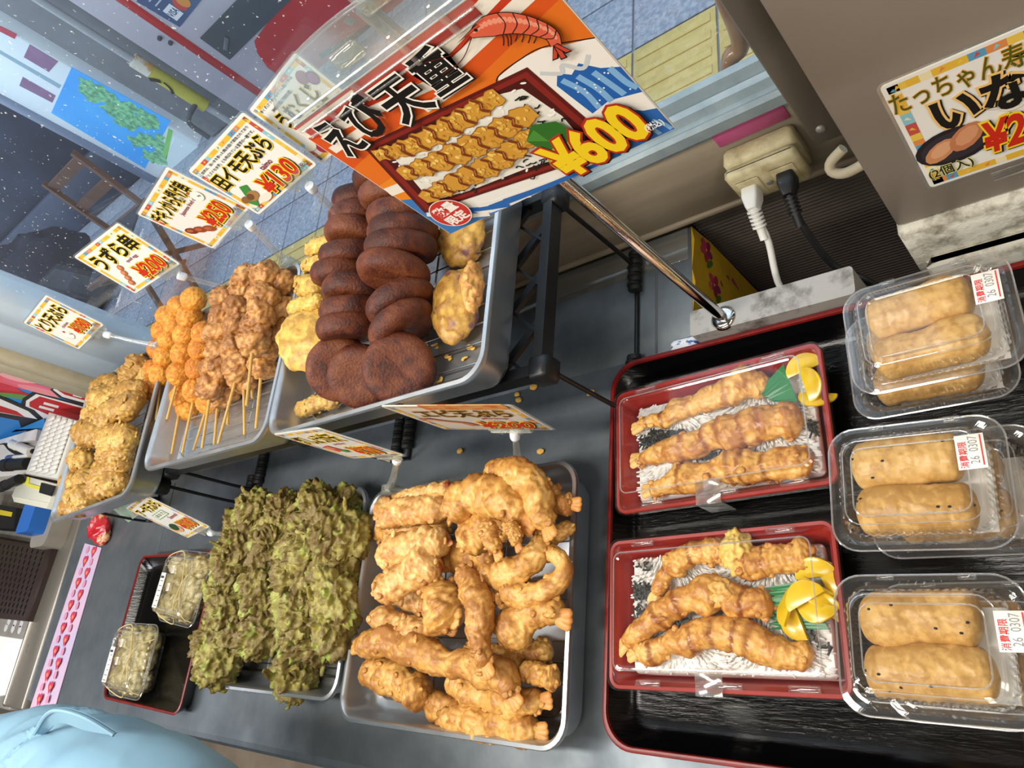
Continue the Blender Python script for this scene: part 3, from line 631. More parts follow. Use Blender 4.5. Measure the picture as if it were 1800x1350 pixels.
# ------------------------------------------------------------------ fried food
F_SHRIMP = food('batter_golden', '#eac27a', '#d6a254', '#a87034', bump=(330, .35, .001), vs=38)
F_SQUID = food('batter_squid', '#f0cf94', '#e2b570', '#bd8648', spot=('#b44a38', 34, .66), bump=(330, .3, .001))
F_TAIL = food('shrimp_tail', '#d99a50', '#c07a3a', '#9a4e26', bump=(200, .25, .001))
F_GREEN = food('batter_green', '#c9bf74', '#a39850', '#746030', spot=('#a0ab52', 38, .57), bump=(260, .5, .002), vs=45, rough=.5)
F_KARA = food('batter_karaage', '#e4b87c', '#cb9250', '#97622e', bump=(240, .5, .002), rough=.4)
F_QUAIL = food('crumb_orange', '#f0b44c', '#e39b34', '#c4741f', bump=(520, .8, .0018), vs=140, rough=.5)
F_PALE = food('batter_pale', '#e6c680', '#d3ad5c', '#aa7e3c', bump=(300, .3, .001))
F_TAIMO = food('batter_taimo', '#ecca72', '#dfb758', '#b58a3c', bump=(300, .3, .001))
F_TARO = food('batter_purple_spot', '#ddb45c', '#c69a44', '#9a6b2e', spot=('#6d4446', 46, .60), bump=(300, .4, .0012))
F_DISC = food('doughnut_maroon', '#78401f', '#632c14', '#431b0e', bump=(330, .8, .0016), vs=70, rough=.58, sss=.04)
F_BENTO = food('batter_bento', '#eec577', '#dda753', '#b47432', sauce='#8a4712', bump=(330, .3, .001), rough=.36)
F_INARI = food('fried_tofu', '#e6c07c', '#d9ad64', '#bd8f48', bump=(420, .25, .0008), vs=90, rough=.36, sss=.15)
F_SNACK = food('cream_snack', '#f2e9c6', '#e4d7a8', '#b5a268', bump=(300, .4, .0015), vs=40)
stick_m = mat('bamboo', '#d7ae63', .55, col2='#c2944c', vs=60, stretch=(1, 1, .2))
crumb_m = mat('crumbs', '#d9a94a', .6)

def curve_piece(name, pts, rpx, seed, m, conv, z, label, cat, group=None, rad=None, tails=(), sq=.85, amp=(.26, .12, .10), sauce=None, nl=92, nr=52, tail_m=None, wob=.22):
    """pts in a crop's pixels -> world path on the heights z (one number or one per point)"""
    zz = np.broadcast_to(np.asarray(z, float), (len(pts),)); P = []
    for (x, y), h in zip(pts, zz): P.append(at(*conv(x, y), h))
    P = np.array(P); mid = conv(*pts[len(pts)//2]); k = mpp(*mid, float(zz.mean())) / conv.s
    (V, F), cr, t = piece(P, np.array(rad if rad else [.8, 1, 1, .8])*rpx*k, seed, nl, nr, sq, amp, wob=wob)
    if wob:
        rg = random.Random(seed); R0_ = rpx*k; nv = len(V); fl = [(V, F)]; cs = [cr]; ts = [t]
        for _ in range(14):
            i = rg.randrange(nv); b_, c_ = blob(V[i], (R0_*rg.uniform(.12, .30), R0_*rg.uniform(.12, .30), R0_*rg.uniform(.07, .14)), seed+_, None, (.4, .3, .15), n=10); fl.append(b_); cs.append(c_); ts.append(np.full(len(b_[0]), t[i]))
        V, F = merge(*fl); cr = np.concatenate(cs); t = np.concatenate(ts)
    at_ = {'crisp': cr}
    if sauce:
        s = np.zeros(len(V)); q = V + seed
        for c0 in sauce: s = np.maximum(s, np.clip(1.5 - np.abs(t - c0 + .03*fbm(q, 60, seed))/.015, 0, 1)*np.clip(.75+.8*fbm(q, 90, seed+3), 0, .95))
        at_['sauce'] = s
    if not tails:
        return add(name, (V, F), m, label=label, cat=cat, group=group, attrs=at_)
    lo, hi = V.min(0), V.max(0); o = thing(name, label, cat, ((lo[0]+hi[0])/2, (lo[1]+hi[1])/2, lo[2]), group)
    add('batter', (V, F), m, o, attrs=at_)
    for e in tails:
        a, b = (P[0], P[1]) if e == 0 else (P[-1], P[-2]); d = a - b; d /= np.linalg.norm(d); sd = np.cross(d, (0, 0, 1)); sd /= np.linalg.norm(sd); R = rpx*k
        fans = []
        for j, an in enumerate((-.32, .0, .30)):
            v = d*math.cos(an) + sd*math.sin(an); v[2] -= .05*j; p0 = a - d*R*.5
            fans.append(piece([p0, p0 + v*R*.85, p0 + v*R*1.35], np.array([.34, .32, .20])*R, seed+j, 16, 10, .55, (.1, .08, .05))[0])
        add('tail', merge(*fans), tail_m or F_TAIL, o)
    return o
class Conv:
    def __init__(s, x0, y0, k): s.x0, s.y0, s.s = x0, y0, k
    def __call__(s, x, y): return s.x0 + x/s.s, s.y0 + y/s.s

# shrimp tray ------------------------------------------------------
K = Conv(300, 750, 2.25); A = 'golden shrimp tempura '
SH = [ # points, radius px, z, material, tails, label, radii
 ([(900, 1010), (1120, 1120), (1380, 1100)], 46, .030, 0, (), 'golden batter piece lying low at the front of the shrimp tray, mostly covered', None),
 ([(880, 650), (1000, 700), (1130, 760)], 60, .034, 1, (), 'pinkish batter piece buried in the middle of the shrimp heap', None),
 ([(1330, 860), (1420, 900), (1500, 860)], 50, .030, 0, (), 'shadowed batter piece under the right edge of the shrimp heap', None),
 ([(1290, 640), (1440, 680), (1520, 640)], 55, .032, 0, (), 'shadowed batter piece low by the tray right wall', None),
 ([(900, 500), (1100, 520), (1300, 500)], 60, .040, 0, (), 'golden batter piece filling the back of the shrimp heap', None),
 ([(1200, 360), (1380, 360), (1500, 380)], 60, .040, 0, (), 'golden batter piece filling the back right of the shrimp heap', None),
 ([(820, 420), (960, 400), (1090, 380)], 55, .045, 0, (), 'golden batter piece at the back left under the squid strip', None),
 ([(1170, 900), (1290, 940), (1400, 960)], 60, .040, 0, (), 'golden batter piece under the long centre shrimp', None),
 ([(830, 330), (940, 335), (1090, 310)], 62, .078, 1, (), 'squid tempura strip with red spots at the back left corner of the shrimp tray', [.85, 1, .95, .75]),
 ([(880, 292), (980, 262), (1110, 240)], 28, .080, 1, (), 'thin squid tempura strip against the tray back rim', None),
 ([(830, 520), (950, 470), (1090, 440)], 60, .078, 1, (), 'squid tempura strip with a red left tip, second down the left side', [.7, 1, 1, .85]),
 ([(820, 655), (930, 590), (1060, 530)], 64, .082, 1, (), 'squid tempura strip with a curled red left end, third down the left side', [.7, 1, 1, .9]),
 ([(800, 745), (900, 790), (1030, 860)], 58, .060, 1, (), 'squid tempura piece with a pink top at the tray left side', [.75, 1, 1, .8]),
 ([(1250, 180), (1370, 200), (1450, 270), (1490, 400)], 62, .100, 0, (1,), A+'arched over the back rim of its tray', [.7, 1, 1, .7]),
 ([(1090, 330), (1200, 270), (1310, 285), (1400, 370)], 74, .105, 0, (1,), A+'largest curled one on top of the heap, tail to the right', [.9, 1.05, 1, .55]),
 ([(1150, 470), (1250, 400), (1360, 380)], 70, .085, 0, (), A+'wide flaky piece in the middle of the back row', [.8, 1, .9, .6]),
 ([(1250, 370), (1270, 440), (1290, 500)], 40, .118, 0, (1,), A+'short one pointing its tail at the camera, left of a pair', [1, .95, .8, .6]),
 ([(1330, 385), (1360, 430), (1372, 470)], 34, .116, 0, (1,), A+'short one pointing its tail at the camera, right of a pair', [1, .95, .8, .6]),
 ([(1230, 590), (1330, 590), (1430, 520), (1470, 420)], 56, .085, 0, (), A+'bent strip behind the hooked one at the right', [.8, 1, .9, .7]),
 ([(1310, 650), (1440, 655), (1530, 600), (1555, 540), (1480, 480)], 46, .080, 0, (1,), A+'hooked like a ring at the tray right wall', [1.2, 1.2, .9, .7, .6]),
 ([(1070, 610), (1075, 700), (1110, 800)], 88, .072, 0, (), A+'thick round piece in the centre of the tray', [.75, 1, 1, .7]),
 ([(1150, 560), (1220, 690), (1225, 830), (1250, 950)], 58, .098, 0, (1,), A+'long one hanging down the middle, tail to the front', [.85, 1, .8, .5]),
 ([(1310, 850), (1400, 770), (1480, 735), (1540, 755)], 70, .070, 0, (1,), A+'fat one at the right with its tail on the wall', [.9, 1.1, .75, .5]),
 ([(740, 870), (880, 860), (1060, 920), (1220, 950), (1320, 1000), (1355, 1070)], 60, .070, 0, (0, 1), A+'longest one lying across the front of the heap', [.5, .9, 1.05, 1, .9, .5]),
 ([(770, 955), (880, 1005), (1010, 1055)], 64, .048, 0, (), 'tempura roll lying alone at the front left of the shrimp tray', [.9, 1, 1, .9]),
 ([(1100, 1010), (1220, 1060), (1340, 1090), (1470, 1085)], 56, .046, 0, (1,), A+'second from the tray front edge, tail to the right', [.8, 1, .9, .5]),
 ([(1070, 1150), (1200, 1175), (1330, 1190), (1450, 1205)], 62, .038, 0, (1,), A+'nearest the tray front edge', [.7, .95, 1, .8]),
 ([(1390, 960), (1460, 985), (1530, 1000)], 50, .050, 0, (), 'golden batter piece with three ridges at the right wall near the front', None),
 ([(1480, 260), (1530, 300), (1590, 305)], 50, .080, 0, (1,), A+'small one in the back right corner, reddish tail', [1, 1, .8, .6]),
 ([(1490, 440), (1540, 420), (1590, 395)], 42, .066, 0, (), 'knobbly batter piece touching the right rim at the back', [1.1, .9, .7, .6]),
]
for i, (p, r, z, mi, tl, lb, rd) in enumerate(SH):
    curve_piece('shrimp_tempura' if tl else 'tempura_piece', p, r, 100+i*7, (F_SHRIMP, F_SQUID)[mi], K, z, lb, 'tempura', 'fried pieces in the shrimp tray', rd, tl)

# green fritters ---------------------------------------------------
K2 = Conv(340, 840, 5.625); rowsG = [
 ('back', [(590, 290, .078), (900, 330, .07), (1230, 290, .072), (1400, 320, .05)]),
 ('second', [(510, 500, .06), (800, 520, .082), (1130, 520, .08), (1330, 560, .082), (1540, 560, .075)]),
 ('third', [(430, 690, .07), (760, 690, .085), (1020, 760, .085), (1180, 760, .082), (1410, 860, .08)]),
 ('fourth', [(370, 830, .072), (640, 920, .085), (1020, 960, .09), (1220, 960, .07)]),
 ('fifth', [(290, 1110, .07), (640, 1150, .082), (1010, 1190, .09), (1380, 1160, .085)]),
 ('sixth', [(320, 1340, .06), (700, 1310, .08), (1050, 1370, .085), (1370, 1400, .075)]),
 ('seventh', [(650, 1560, .075), (1060, 1530, .075), (420, 1530, .05), (1250, 1610, .055)])]
nth = ['leftmost', 'second from the left', 'third from the left', 'fourth from the left', 'fifth from the left']
def fritter(px, py, z, s, seed, lb):
    rg = random.Random(seed); p = at(*K2(px, py), z); a = rg.uniform(0, 6.28); tl = rg.uniform(-.5, .6)
    ax = np.array([[math.cos(a), math.sin(a), 0], [-math.sin(a)*math.cos(tl), math.cos(a)*math.cos(tl), math.sin(tl)], [math.sin(a)*math.sin(tl), -math.cos(a)*math.sin(tl), math.cos(tl)]])
    (V, F), cr = blob(p, (.034*s*rg.uniform(.85, 1.25), .027*s, .022*s*rg.uniform(.9, 1.2)), seed, ax, (.34, .40, .30), (1.2, 2.6, 6.5), 56)
    sh = [(V, F)]; n = len(V); cs = [cr]
    for k in range(9):                                    # fried shreds sticking out
        d = np.array([rg.gauss(0, 1), rg.gauss(0, 1), rg.gauss(.35, .8)]); d /= np.linalg.norm(d); e = np.array([rg.gauss(0, 1), rg.gauss(0, 1), rg.gauss(0, 1)])*.4
        b = p + d*.022*s; q, c2, _ = piece([b, b+(d+e*.3)*.009*s, b+(d+e*1.6)*.0135*s], np.array([.0055, .0042, .0024])*s, seed+k, 14, 9, .5, (.4, .35, .25)); sh.append(q); cs.append(c2)
    add('green_fritter', merge(*sh), F_GREEN, label=lb, cat='fritter', group='green fritters in their tray', attrs={'crisp': np.concatenate(cs)})
i = 0
for rn, row in rowsG:
    for k, (x, y, z) in enumerate(sorted(row)):
        fritter(x, y, z+.006*((i*7) % 5-2)/2, .93, 300+i*11, 'spiky green fritter, %s in the %s row of its tray' % (nth[k], rn)); i += 1
fritter(200, 1620, .050, 1.0, 801, 'spiky green fritter over the front left rim, upper of two'); fritter(230, 1860, .058, 1.02, 812, 'rounded green fritter over the front left rim, lower of two')
fritter(1000, 1960, .034, 1.02, 823, 'lone green fritter lying apart at the front of its tray')
for q in ((520, 1000), (880, 850), (1250, 700), (760, 1120), (1200, 1250), (880, 1480)): fritter(q[0], q[1], .035, 1.1, 900+q[0], 'green fritter mostly hidden inside the heap near ' + {520: 'its left side', 880: 'its middle' if q[1] < 1000 else 'its front', 1250: 'its right side', 760: 'its left front', 1200: 'its right front'}[q[0]])

# doughnut discs ---------------------------------------------------
K3 = Conv(450, 350, 3.0)
DP = [(.0, .0095), (.55, .0108), (.8, .0105), (.93, .0075), (1, .0), (.93, -.0075), (.8, -.0105), (.55, -.0108), (0, -.0095)]
def doughnut(x, y, z, n, seed, lb, r=.040, th=1.0):
    c = at(*K3(x, y), z); n = np.array(n, float); n /= np.linalg.norm(n)
    prof = [(max(a, .02)*r, b*1.22*th) for a, b in DP]; pr_ = catmull([(a, b, 0) for a, b in prof], 22)
    V, F = lathe([(p[0], p[1]) for p in pr_], c, n, 44); q = V + seed; d = fbm(q, 42, seed, 3); e = fbm(q, 210, seed+3, 2)
    V = V + (V-c)/np.linalg.norm(V-c, axis=1)[:, None]*(.0016*d + .0005*e)[:, None]
    add('doughnut_disc', (V, F), F_DISC, label=lb, cat='doughnut', group='dark red doughnut discs', attrs={'crisp': np.clip(.5+d+.4*e, 0, 1)})
U = (.16, .97, .16)
base = ZR + .057
rc_ = [((690, -100), 'hidden under the poster, rearmost'), ((725, -10), 'just under the poster corner'), ((770, 95), 'third from the back'), ((775, 180), 'fourth from the back'), ((765, 262), 'fifth from the back'), ((725, 385), 'sixth from the back, its lower face showing')]
for k, ((x, y), s) in enumerate(rc_): doughnut(x, y, base+.012, (.10, .96, .25 if k < 5 else -.02), 500+k, 'dark red doughnut in the right column, ' + s, .0425)
lc = [((560, 10), 'rearmost'), ((540, 95), 'second from the back'), ((520, 195), 'third from the back, face showing'), ((495, 300), 'fourth from the back'), ((450, 392), 'fifth from the back, furthest left'), ((515, 500), 'sixth from the back, face showing'), ((505, 592), 'seventh from the back'), ((490, 680), 'front one, lying nearly flat on edge')]
for k, ((x, y), s) in enumerate(lc): doughnut(x, y, base+.004, (.06, .95, .30 if k not in (2, 5) else -.02), 530+k, 'dark red doughnut in the left column, ' + s, .0395)
doughnut(765, 548, base-.005, (-.34, .86, .36), 551, 'dark red doughnut leaning askew at the right, upper of two', .041)
doughnut(770, 668, base-.010, (-.44, .74, .40), 552, 'dark red doughnut leaning askew at the right, lower of two', .041)
doughnut(548, 935, base-.020, (.50, -.52, .60), 553, 'dark red doughnut wedged behind the front left one', .039)
doughnut(440, 895, base-.012, (.62, -.50, .58), 554, 'dark red doughnut standing at the front left, full face showing', .041)
doughnut(755, 890, base-.014, (.66, -.42, .70), 555, 'dark red doughnut standing at the front right, full face showing', .041)

# taro tempura beside them
TM = [([(270, 275), (340, 245), (420, 215)], 40, .060, 'pale taro tempura at the back left of the doughnuts'), ([(250, 360), (310, 335), (380, 320)], 36, .060, 'pale taro tempura, second from the back'), ([(225, 470), (280, 450), (350, 470)], 52, .058, 'pale taro tempura, third from the back'),
      ([(180, 590), (260, 550), (350, 530)], 40, .060, 'long pale taro tempura pointing left'), ([(210, 625), (290, 600), (380, 610)], 30, .052, 'thin pale taro tempura beside the round slice'), ([(160, 1140), (260, 1100), (370, 1060), (430, 1075)], 42, .020, 'stick of taro tempura lying alone at the front left corner')]
for i, (p, r, dz, lb) in enumerate(TM): curve_piece('taro_tempura', p, r, 600+i*9, F_TAIMO if i < 5 else F_PALE, K3, ZR+dz, lb, 'tempura', 'pale taro tempura', [.8, 1, 1, .85])
def slab(x, y, z, rx, ry, rz_, seed, m, lb, n=(0, 0, 1), conv=K3, name='taro_tempura', group='pale taro tempura', amp=(.12, .10, .06)):
    c = at(*conv(x, y), z); n = np.array(n, float); n /= np.linalg.norm(n); a = np.cross((0, 1, 0), n); a /= np.linalg.norm(a); b = np.cross(n, a)
    (V, F), cr = blob(c, (rx, ry, rz_), seed, np.array([a, b, n]), amp, (1.0, 2.2, 5.5), 40); add(name, (V, F), m, label=lb, cat='tempura', group=group, attrs={'crisp': cr})
slab(285, 745, ZR+.050, .046, .041, .013, 641, F_TAIMO, 'round pale taro tempura slice leaning on the front left doughnut', (.45, -.2, .85))
slab(1055, 565, ZR+.026, .029, .040, .014, 652, F_TARO, 'round taro tempura with purple spots alone at the tray right side', (.12, -.1, .98), amp=(.14, .14, .09))
slab(1085, 190, ZR+.026, .032, .032, .014, 663, F_TARO, 'taro tempura with purple spots just under the poster corner', (.1, -.3, .95), amp=(.14, .14, .09))
slab(1140, 460, ZR+.040, .011, .024, .009, 674, F_SHRIMP, 'crisp orange batter flake on the spotted taro slice', (.5, -.3, .8), amp=(.25, .25, .15))
cb = []
rg = random.Random(5)
for (x, y) in [(1020, 390), (1110, 370), (1170, 300), (1180, 250), (940, 770), (1010, 830), (1090, 850), (970, 950), (930, 860), (1060, 740), (1130, 775), (900, 940), (1020, 740)]:
    for k in range(3): cb.append(blob(at(*K3(x+rg.uniform(-14, 14), y+rg.uniform(-14, 14)), ZR+.0075), (rg.uniform(.0015, .004), rg.uniform(.001, .0025), .001), rg.randint(0, 999), None, (.4, .3, .1), n=8)[0])
for (x, y) in [(818, 640), (1100, 660), (795, 705), (1030, 760), (1160, 930)]: cb.append(blob(at(K3(x*1.0, y)[0]+115, K3(x, y)[1]+90, .002), (.004, .003, .0015), x, None, (.4, .3, .1), n=8)[0])
for q in ((938, 680), (1038, 690), (953, 855), (950, 793), (809, 793), (912, 703), (800, 880)): cb.append(blob(at(*q, .0022), (.005, .0035, .002), q[0], None, (.4, .3, .1), n=8)[0])
add('batter_crumbs', merge(*cb), crumb_m, label='loose batter crumbs scattered on tray floor and counter', cat='crumbs', kind='stuff')

# skewers ----------------------------------------------------------
K5 = Conv(0, 400, 3.0)
def skewer(name, label, cat, group, balls, end, z0, z1, r, seed, m, part, egg=True):
    """balls: pixel centres from the stick end upwards; the skewer climbs from z0 at the stick end to z1"""
    n = len(balls); zs = np.linspace(z0 + (z1-z0)*.25, z1, n); P = [at(*K5(x, y), z) for (x, y), z in zip(balls, zs)]; e = at(*K5(*end), z0)
    o = thing(name, label, cat, (e[0], e[1], z0), group); tip = P[-1] + (P[-1]-P[-2])*.5
    add('stick', tube([e, P[0], tip], [.0021, .0023, .0012], 8), stick_m, o)
    for k, p in enumerate(P):
        rg = random.Random(seed+k*13)
        if egg: (V, F), cr = blob(p, (r*1.0, r*1.04, r*.98), seed+k*3, None, (.10, .06, .07), (1, 3, 9), 44)
        else: (V, F), cr = blob(p, (r*rg.uniform(.95, 1.25), r*rg.uniform(.85, 1.1), r*rg.uniform(.8, 1.05)), seed+k*3, None, (.40, .22, .16), (1.2, 2.2, 5.0), 44)
        add(part, (V, F), m, o, attrs={'crisp': cr})
Q = 'quail egg skewer in orange crumbs, '
QE = [([(945, 770), (965, 665), (978, 568), (1000, 470), (1022, 378)], (880, 1012), .045, .078, 'front one with five eggs in full view'),
      ([(850, 775), (872, 680), (895, 590), (920, 505), (945, 420)], (822, 1015), .042, .070, 'second from the left'),
      ([(800, 850), (815, 755), (838, 640), (860, 545), (885, 470)], (785, 1095), .030, .058, 'leftmost on the tray rim'),
      ([(1030, 860), (1045, 745), (1062, 640), (1078, 560)], (960, 1190), .036, .060, 'third from the left, right beside the front one'),
      ([(960, 890), (980, 800), (1000, 700), (1020, 610)], (905, 1195), .026, .040, 'under the front one, lower eggs showing'),
      ([(880, 920), (900, 830), (920, 740), (940, 650)], (845, 1165), .018, .030, 'lowest layer, left'),
      ([(1100, 920), (1110, 830), (1120, 740), (1130, 650)], (1020, 1175), .020, .030, 'lowest layer, right, near the chicken skewers'),
      ([(990, 960), (1010, 870), (1030, 780), (1050, 690)], (945, 1100), .014, .020, 'bottom layer in the middle')]
for i, (b, e, z0, z1, s) in enumerate(QE): skewer('quail_egg_skewer', Q+s, 'skewer', 'quail egg skewers', b, e, ZR+z0, ZR+z1, .0195, 700+i*31, F_QUAIL, 'quail_egg')
Kt = 'fried chicken skewer with brown craggy chunks, '
KA = [([(1115, 840), (1140, 740), (1155, 650), (1160, 560), (1180, 470), (1190, 380)], (1065, 1165), .044, .072, 'leftmost, beside the quail eggs'),
      ([(1335, 600), (1355, 530), (1380, 450), (1390, 370), (1400, 260)], (1300, 940), .070, .082, 'topmost, stick in the air'),
      ([(1260, 740), (1250, 640), (1255, 530), (1268, 430), (1275, 330), (1285, 270)], (1150, 1140), .040, .072, 'in the middle of the bundle'),
      ([(1285, 800), (1300, 700), (1310, 610), (1320, 520)], (1290, 1095), .030, .044, 'middle lower layer'),
      ([(1210, 850), (1215, 760), (1220, 680), (1225, 600)], (1200, 1040), .020, .030, 'low layer left of the middle'),
      ([(1380, 730), (1420, 620), (1445, 530), (1470, 430), (1490, 290)], (1350, 1060), .030, .060, 'rightmost along the tray wall'),
      ([(1150, 900), (1165, 800), (1185, 720), (1200, 640)], (1130, 1145), .016, .024, 'bottom layer on the left'),
      ([(1310, 560), (1330, 460), (1340, 360), (1350, 270)], (1330, 900), .022, .060, 'rear one whose stick is hidden')]
for i, (b, e, z0, z1, s) in enumerate(KA): skewer('chicken_skewer', Kt+s, 'skewer', 'fried chicken skewers', b, e, ZR+z0, ZR+z1, .0195, 1000+i*37, F_KARA, 'chicken_chunk', False)

# chicken tempura --------------------------------------------------
K6 = Conv(0, 600, 4.5); ct_ = 'pale chicken tempura, '
TT = [([(1000, 330), (1060, 230), (1120, 110)], 95, .062, 'at the back right corner of its tray'), ([(980, 340), (1080, 300), (1160, 250)], 60, .055, 'back right by the tray wall'), ([(760, 370), (860, 350), (940, 330)], 70, .054, 'back left corner'), ([(900, 400), (1020, 400), (1130, 370)], 70, .062, 'second row right'),
      ([(740, 480), (840, 470), (920, 430)], 75, .062, 'second row left'), ([(820, 640), (940, 540), (1080, 480)], 92, .076, 'large one on top with a pale tip'), ([(700, 570), (760, 600), (830, 640)], 70, .058, 'left middle, rounded'), ([(600, 740), (700, 720), (820, 760)], 85, .060, 'left middle, frilled edge over the rim'),
      ([(800, 780), (900, 760), (1040, 790)], 85, .064, 'centre right, long'), ([(620, 900), (660, 950), (640, 1010)], 80, .046, 'left front, round'), ([(800, 880), (900, 900), (1010, 870)], 75, .058, 'centre front'), ([(780, 1040), (900, 990), (1010, 940)], 70, .050, 'front right, slanting'),
      ([(500, 1120), (620, 1110), (720, 1090)], 70, .036, 'front left corner'), ([(520, 1250), (620, 1230), (720, 1200)], 85, .036, 'front left, nearest the rim'), ([(760, 1140), (860, 1120), (970, 1090)], 80, .042, 'front right corner'), ([(480, 1320), (600, 1320), (700, 1290)], 60, .030, 'lowest at the front edge')]
for i, (p, r, dz, s) in enumerate(TT): curve_piece('chicken_tempura', p, r, 1300+i*9, F_PALE, K6, ZR+dz, ct_+s, 'tempura', 'pale chicken tempura in the far tray', [.75, 1, 1, .75], amp=(.30, .26, .16), wob=.35)
# ------------------------------------------------------------------ bento boxes
def trim_loop(w, d, r, z, M, zig=0.0, cx=0, cy=0):
    L = rr(w, d, r, z, 14); P = np.vstack([L, L[:1]]); s = np.concatenate([[0], np.cumsum(np.linalg.norm(np.diff(P, axis=0), axis=1))]); t = np.linspace(0, s[-1], M, endpoint=False)
    Q = np.stack([np.interp(t, s, P[:, k]) for k in range(3)], 1)
    if zig: Q[:, :2] *= (1 + zig*np.where(np.arange(M) % 4 < 2, 1, -1))[:, None]
    return Q + (cx, cy, 0)
def setpos(VF, a, c): return rotz(VF[0], a) + np.asarray(c), VF[1]
def grain_mesh(pts, seed, ln=.0032, rd=.0011):
    rg = np.random.RandomState(seed); n = len(pts); a = rg.uniform(0, 6.28, n); e = rg.uniform(-.5, .5, n)
    d = np.stack([np.cos(a)*np.cos(e), np.sin(a)*np.cos(e), np.sin(e)], 1); u = np.cross(d, (0, 0, 1)); u /= np.linalg.norm(u, axis=1)[:, None]; v = np.cross(d, u)
    V = []; F = []; m = 6; prof = [(-1, .25), (-.6, .85), (.1, 1), (.7, .8), (1, .25)]
    for k, (t, r) in enumerate(prof):
        for j in range(m):
            g = 2*math.pi*j/m; V.append(pts + d*(t*ln)[..., None] if False else pts + d*(t*ln) + (u*math.cos(g)+v*math.sin(g))*(r*rd))
    V = np.stack(V, 1); N = V.shape[1]; V = V.reshape(-1, 3)
    base = [(i*m+j, i*m+(j+1) % m, (i+1)*m+(j+1) % m, (i+1)*m+j) for i in range(4) for j in range(m)] + [tuple(range(m-1, -1, -1)), tuple(range(4*m, 5*m))]
    for q in range(n): F += [tuple(i+q*N for i in f) for f in base]
    return V, F
rice_m = mat('rice_white', '#efece6', .38, sss=.25, spec=.5); nori_m = mat('nori_black', '#15170f', .5)
pick_m = mat('pickle_yellow', '#e6c21a', .25, col2='#d8ae12', vs=40, sss=.25, spec=.6, coat=.3)
leaf_m = mat('leaf_green', '#1f7a3c', .35, col2='#176a32', vs=90, stretch=(1, 12, 1), spec=.5)
Z0 = .0045
def bento(label, rlabel, cx, cy, w, d, a, seed):
    t = thing('bento_box', label, 'bento box', (cx, cy, Z0)); c = (cx, cy, Z0)
    o_ = [(w-.026, d-.026, .006, .0), (w-.022, d-.022, .007, .001), (w-.006, d-.006, .009, .034)]
    i_ = [(w-.006, d-.006, .009, .034), (w, d, .011, .036), (w, d, .011, .040), (w-.001, d-.001, .011, .0408), (w-.007, d-.007, .008, .0405), (w-.008, d-.008, .008, .037), (w-.014, d-.014, .007, .035), (w-.030, d-.030, .005, .003)]
    add('outer_wall', setpos(loft([rr(*q[:3], q[3], 6) for q in o_], True, False), a, c), bento_dark, t)
    add('red_tray', setpos(loft([rr(*q[:3], q[3], 6) for q in i_], False, True), a, c), bento_red, t)
    l_ = [(w+.003, d+.003, .012, .0345), (w+.003, d+.003, .012, .0415), (w-.001, d-.001, .011, .0435), (w-.010, d-.010, .010, .0435), (w-.016, d-.016, .010, .0475), (w-.026, d-.026, .010, .0560), (w-.030, d-.030, .009, .0575), (w-.036, d-.036, .008, .0578), (w-.040, d-.040, .007, .0570)]
    add('lid', setpos(loft([rr(*q[:3], q[3], 6) for q in l_], False, True), a, c), lid_m, t, smooth=False)
    for sx, sy in ((-.32, 1), (.30, 1), (-.30, -1), (.05, -1), (.34, -1)):
        x, y = sx*w, sy*(d/2-.006); add('lid_catch', setpos(bx(x-.013, x+.013, y-.003, y+.003, .0432, .0462, .001), a, c), pack_m, t)
    P = rr(w-.032, d-.032, .008, .0578, 6); P = np.vstack([P, P[:1]]); add('lid_ridge', setpos(tube(P, .0007, 6), a, c), edge_m, t)
    add('lid_tape', setpos(merge(bx(-.02, .006, -d/2-.0025, -d/2+.02, .0437, .0442, .0002), bx(-.02, .006, -d/2-.0032, -d/2-.0022, .012, .0437, .0002)), a, c), tape_m, t)
    rg = np.random.RandomState(seed); n = 1500; W, D = w-.036, d-.034
    g = np.stack([rg.uniform(-W/2, W/2, n), rg.uniform(-D/2, D/2, n), np.zeros(n)], 1); h = .024 + .0055*fbm(g, 40, seed, 2) + .0016*rg.rand(n); g[:, 2] = h
    V1, F1 = loft([rr(W-.004, D-.004, .006, .0035, 5), rr(W+.004, D+.004, .006, .019, 5), rr(W, D, .006, .0225, 5)])
    V2, F2 = grain_mesh(g, seed); add('rice', setpos(merge((V1, F1), (V2, F2)), a, c), rice_m, label=rlabel, cat='rice', kind='stuff')
    return c
bento('closed red bento box with three straight shrimp, nearer the steel box', 'white rice under three straight shrimp in the rear bento', -.3135, .2475, .226, .137, .035, 5)
bento('closed red bento box with curled shrimp and tape, nearer the front edge', 'white rice under curled shrimp in the front bento', -.317, .0795, .226, .141, .022, 6)
K7 = Conv(1000, 600, 3.0); K8 = Conv(1000, 900, 3.0); bs = 'sauced shrimp tempura in the rear bento, '
def bshrimp(lb, conv, pts, r, rad, seed, z, sauce, tails=(0,)):
    curve_piece('bento_shrimp', pts, r, seed, F_BENTO, conv, z, lb, 'tempura', 'sauced shrimp in the bento boxes', rad, tails, .8, (.24, .13, .09), sauce, 110, 52, F_BENTO, .25)
bshrimp(bs+'top one', K7, [(370, 450), (490, 405), (620, 350), (790, 285), (930, 235), (1060, 215)], 66, [.42, .7, .9, 1.05, 1.1, .9], 2001, [.037, .037, .037, .038, .039, .036], (.06, .2, .72))
bshrimp(bs+'middle one', K7, [(370, 620), (520, 580), (700, 525), (900, 465), (1080, 430), (1240, 415)], 80, [.38, .65, .9, 1, 1.05, .8], 2002, [.036, .037, .038, .039, .038, .036], (.30, .45, .55, .68, .78))
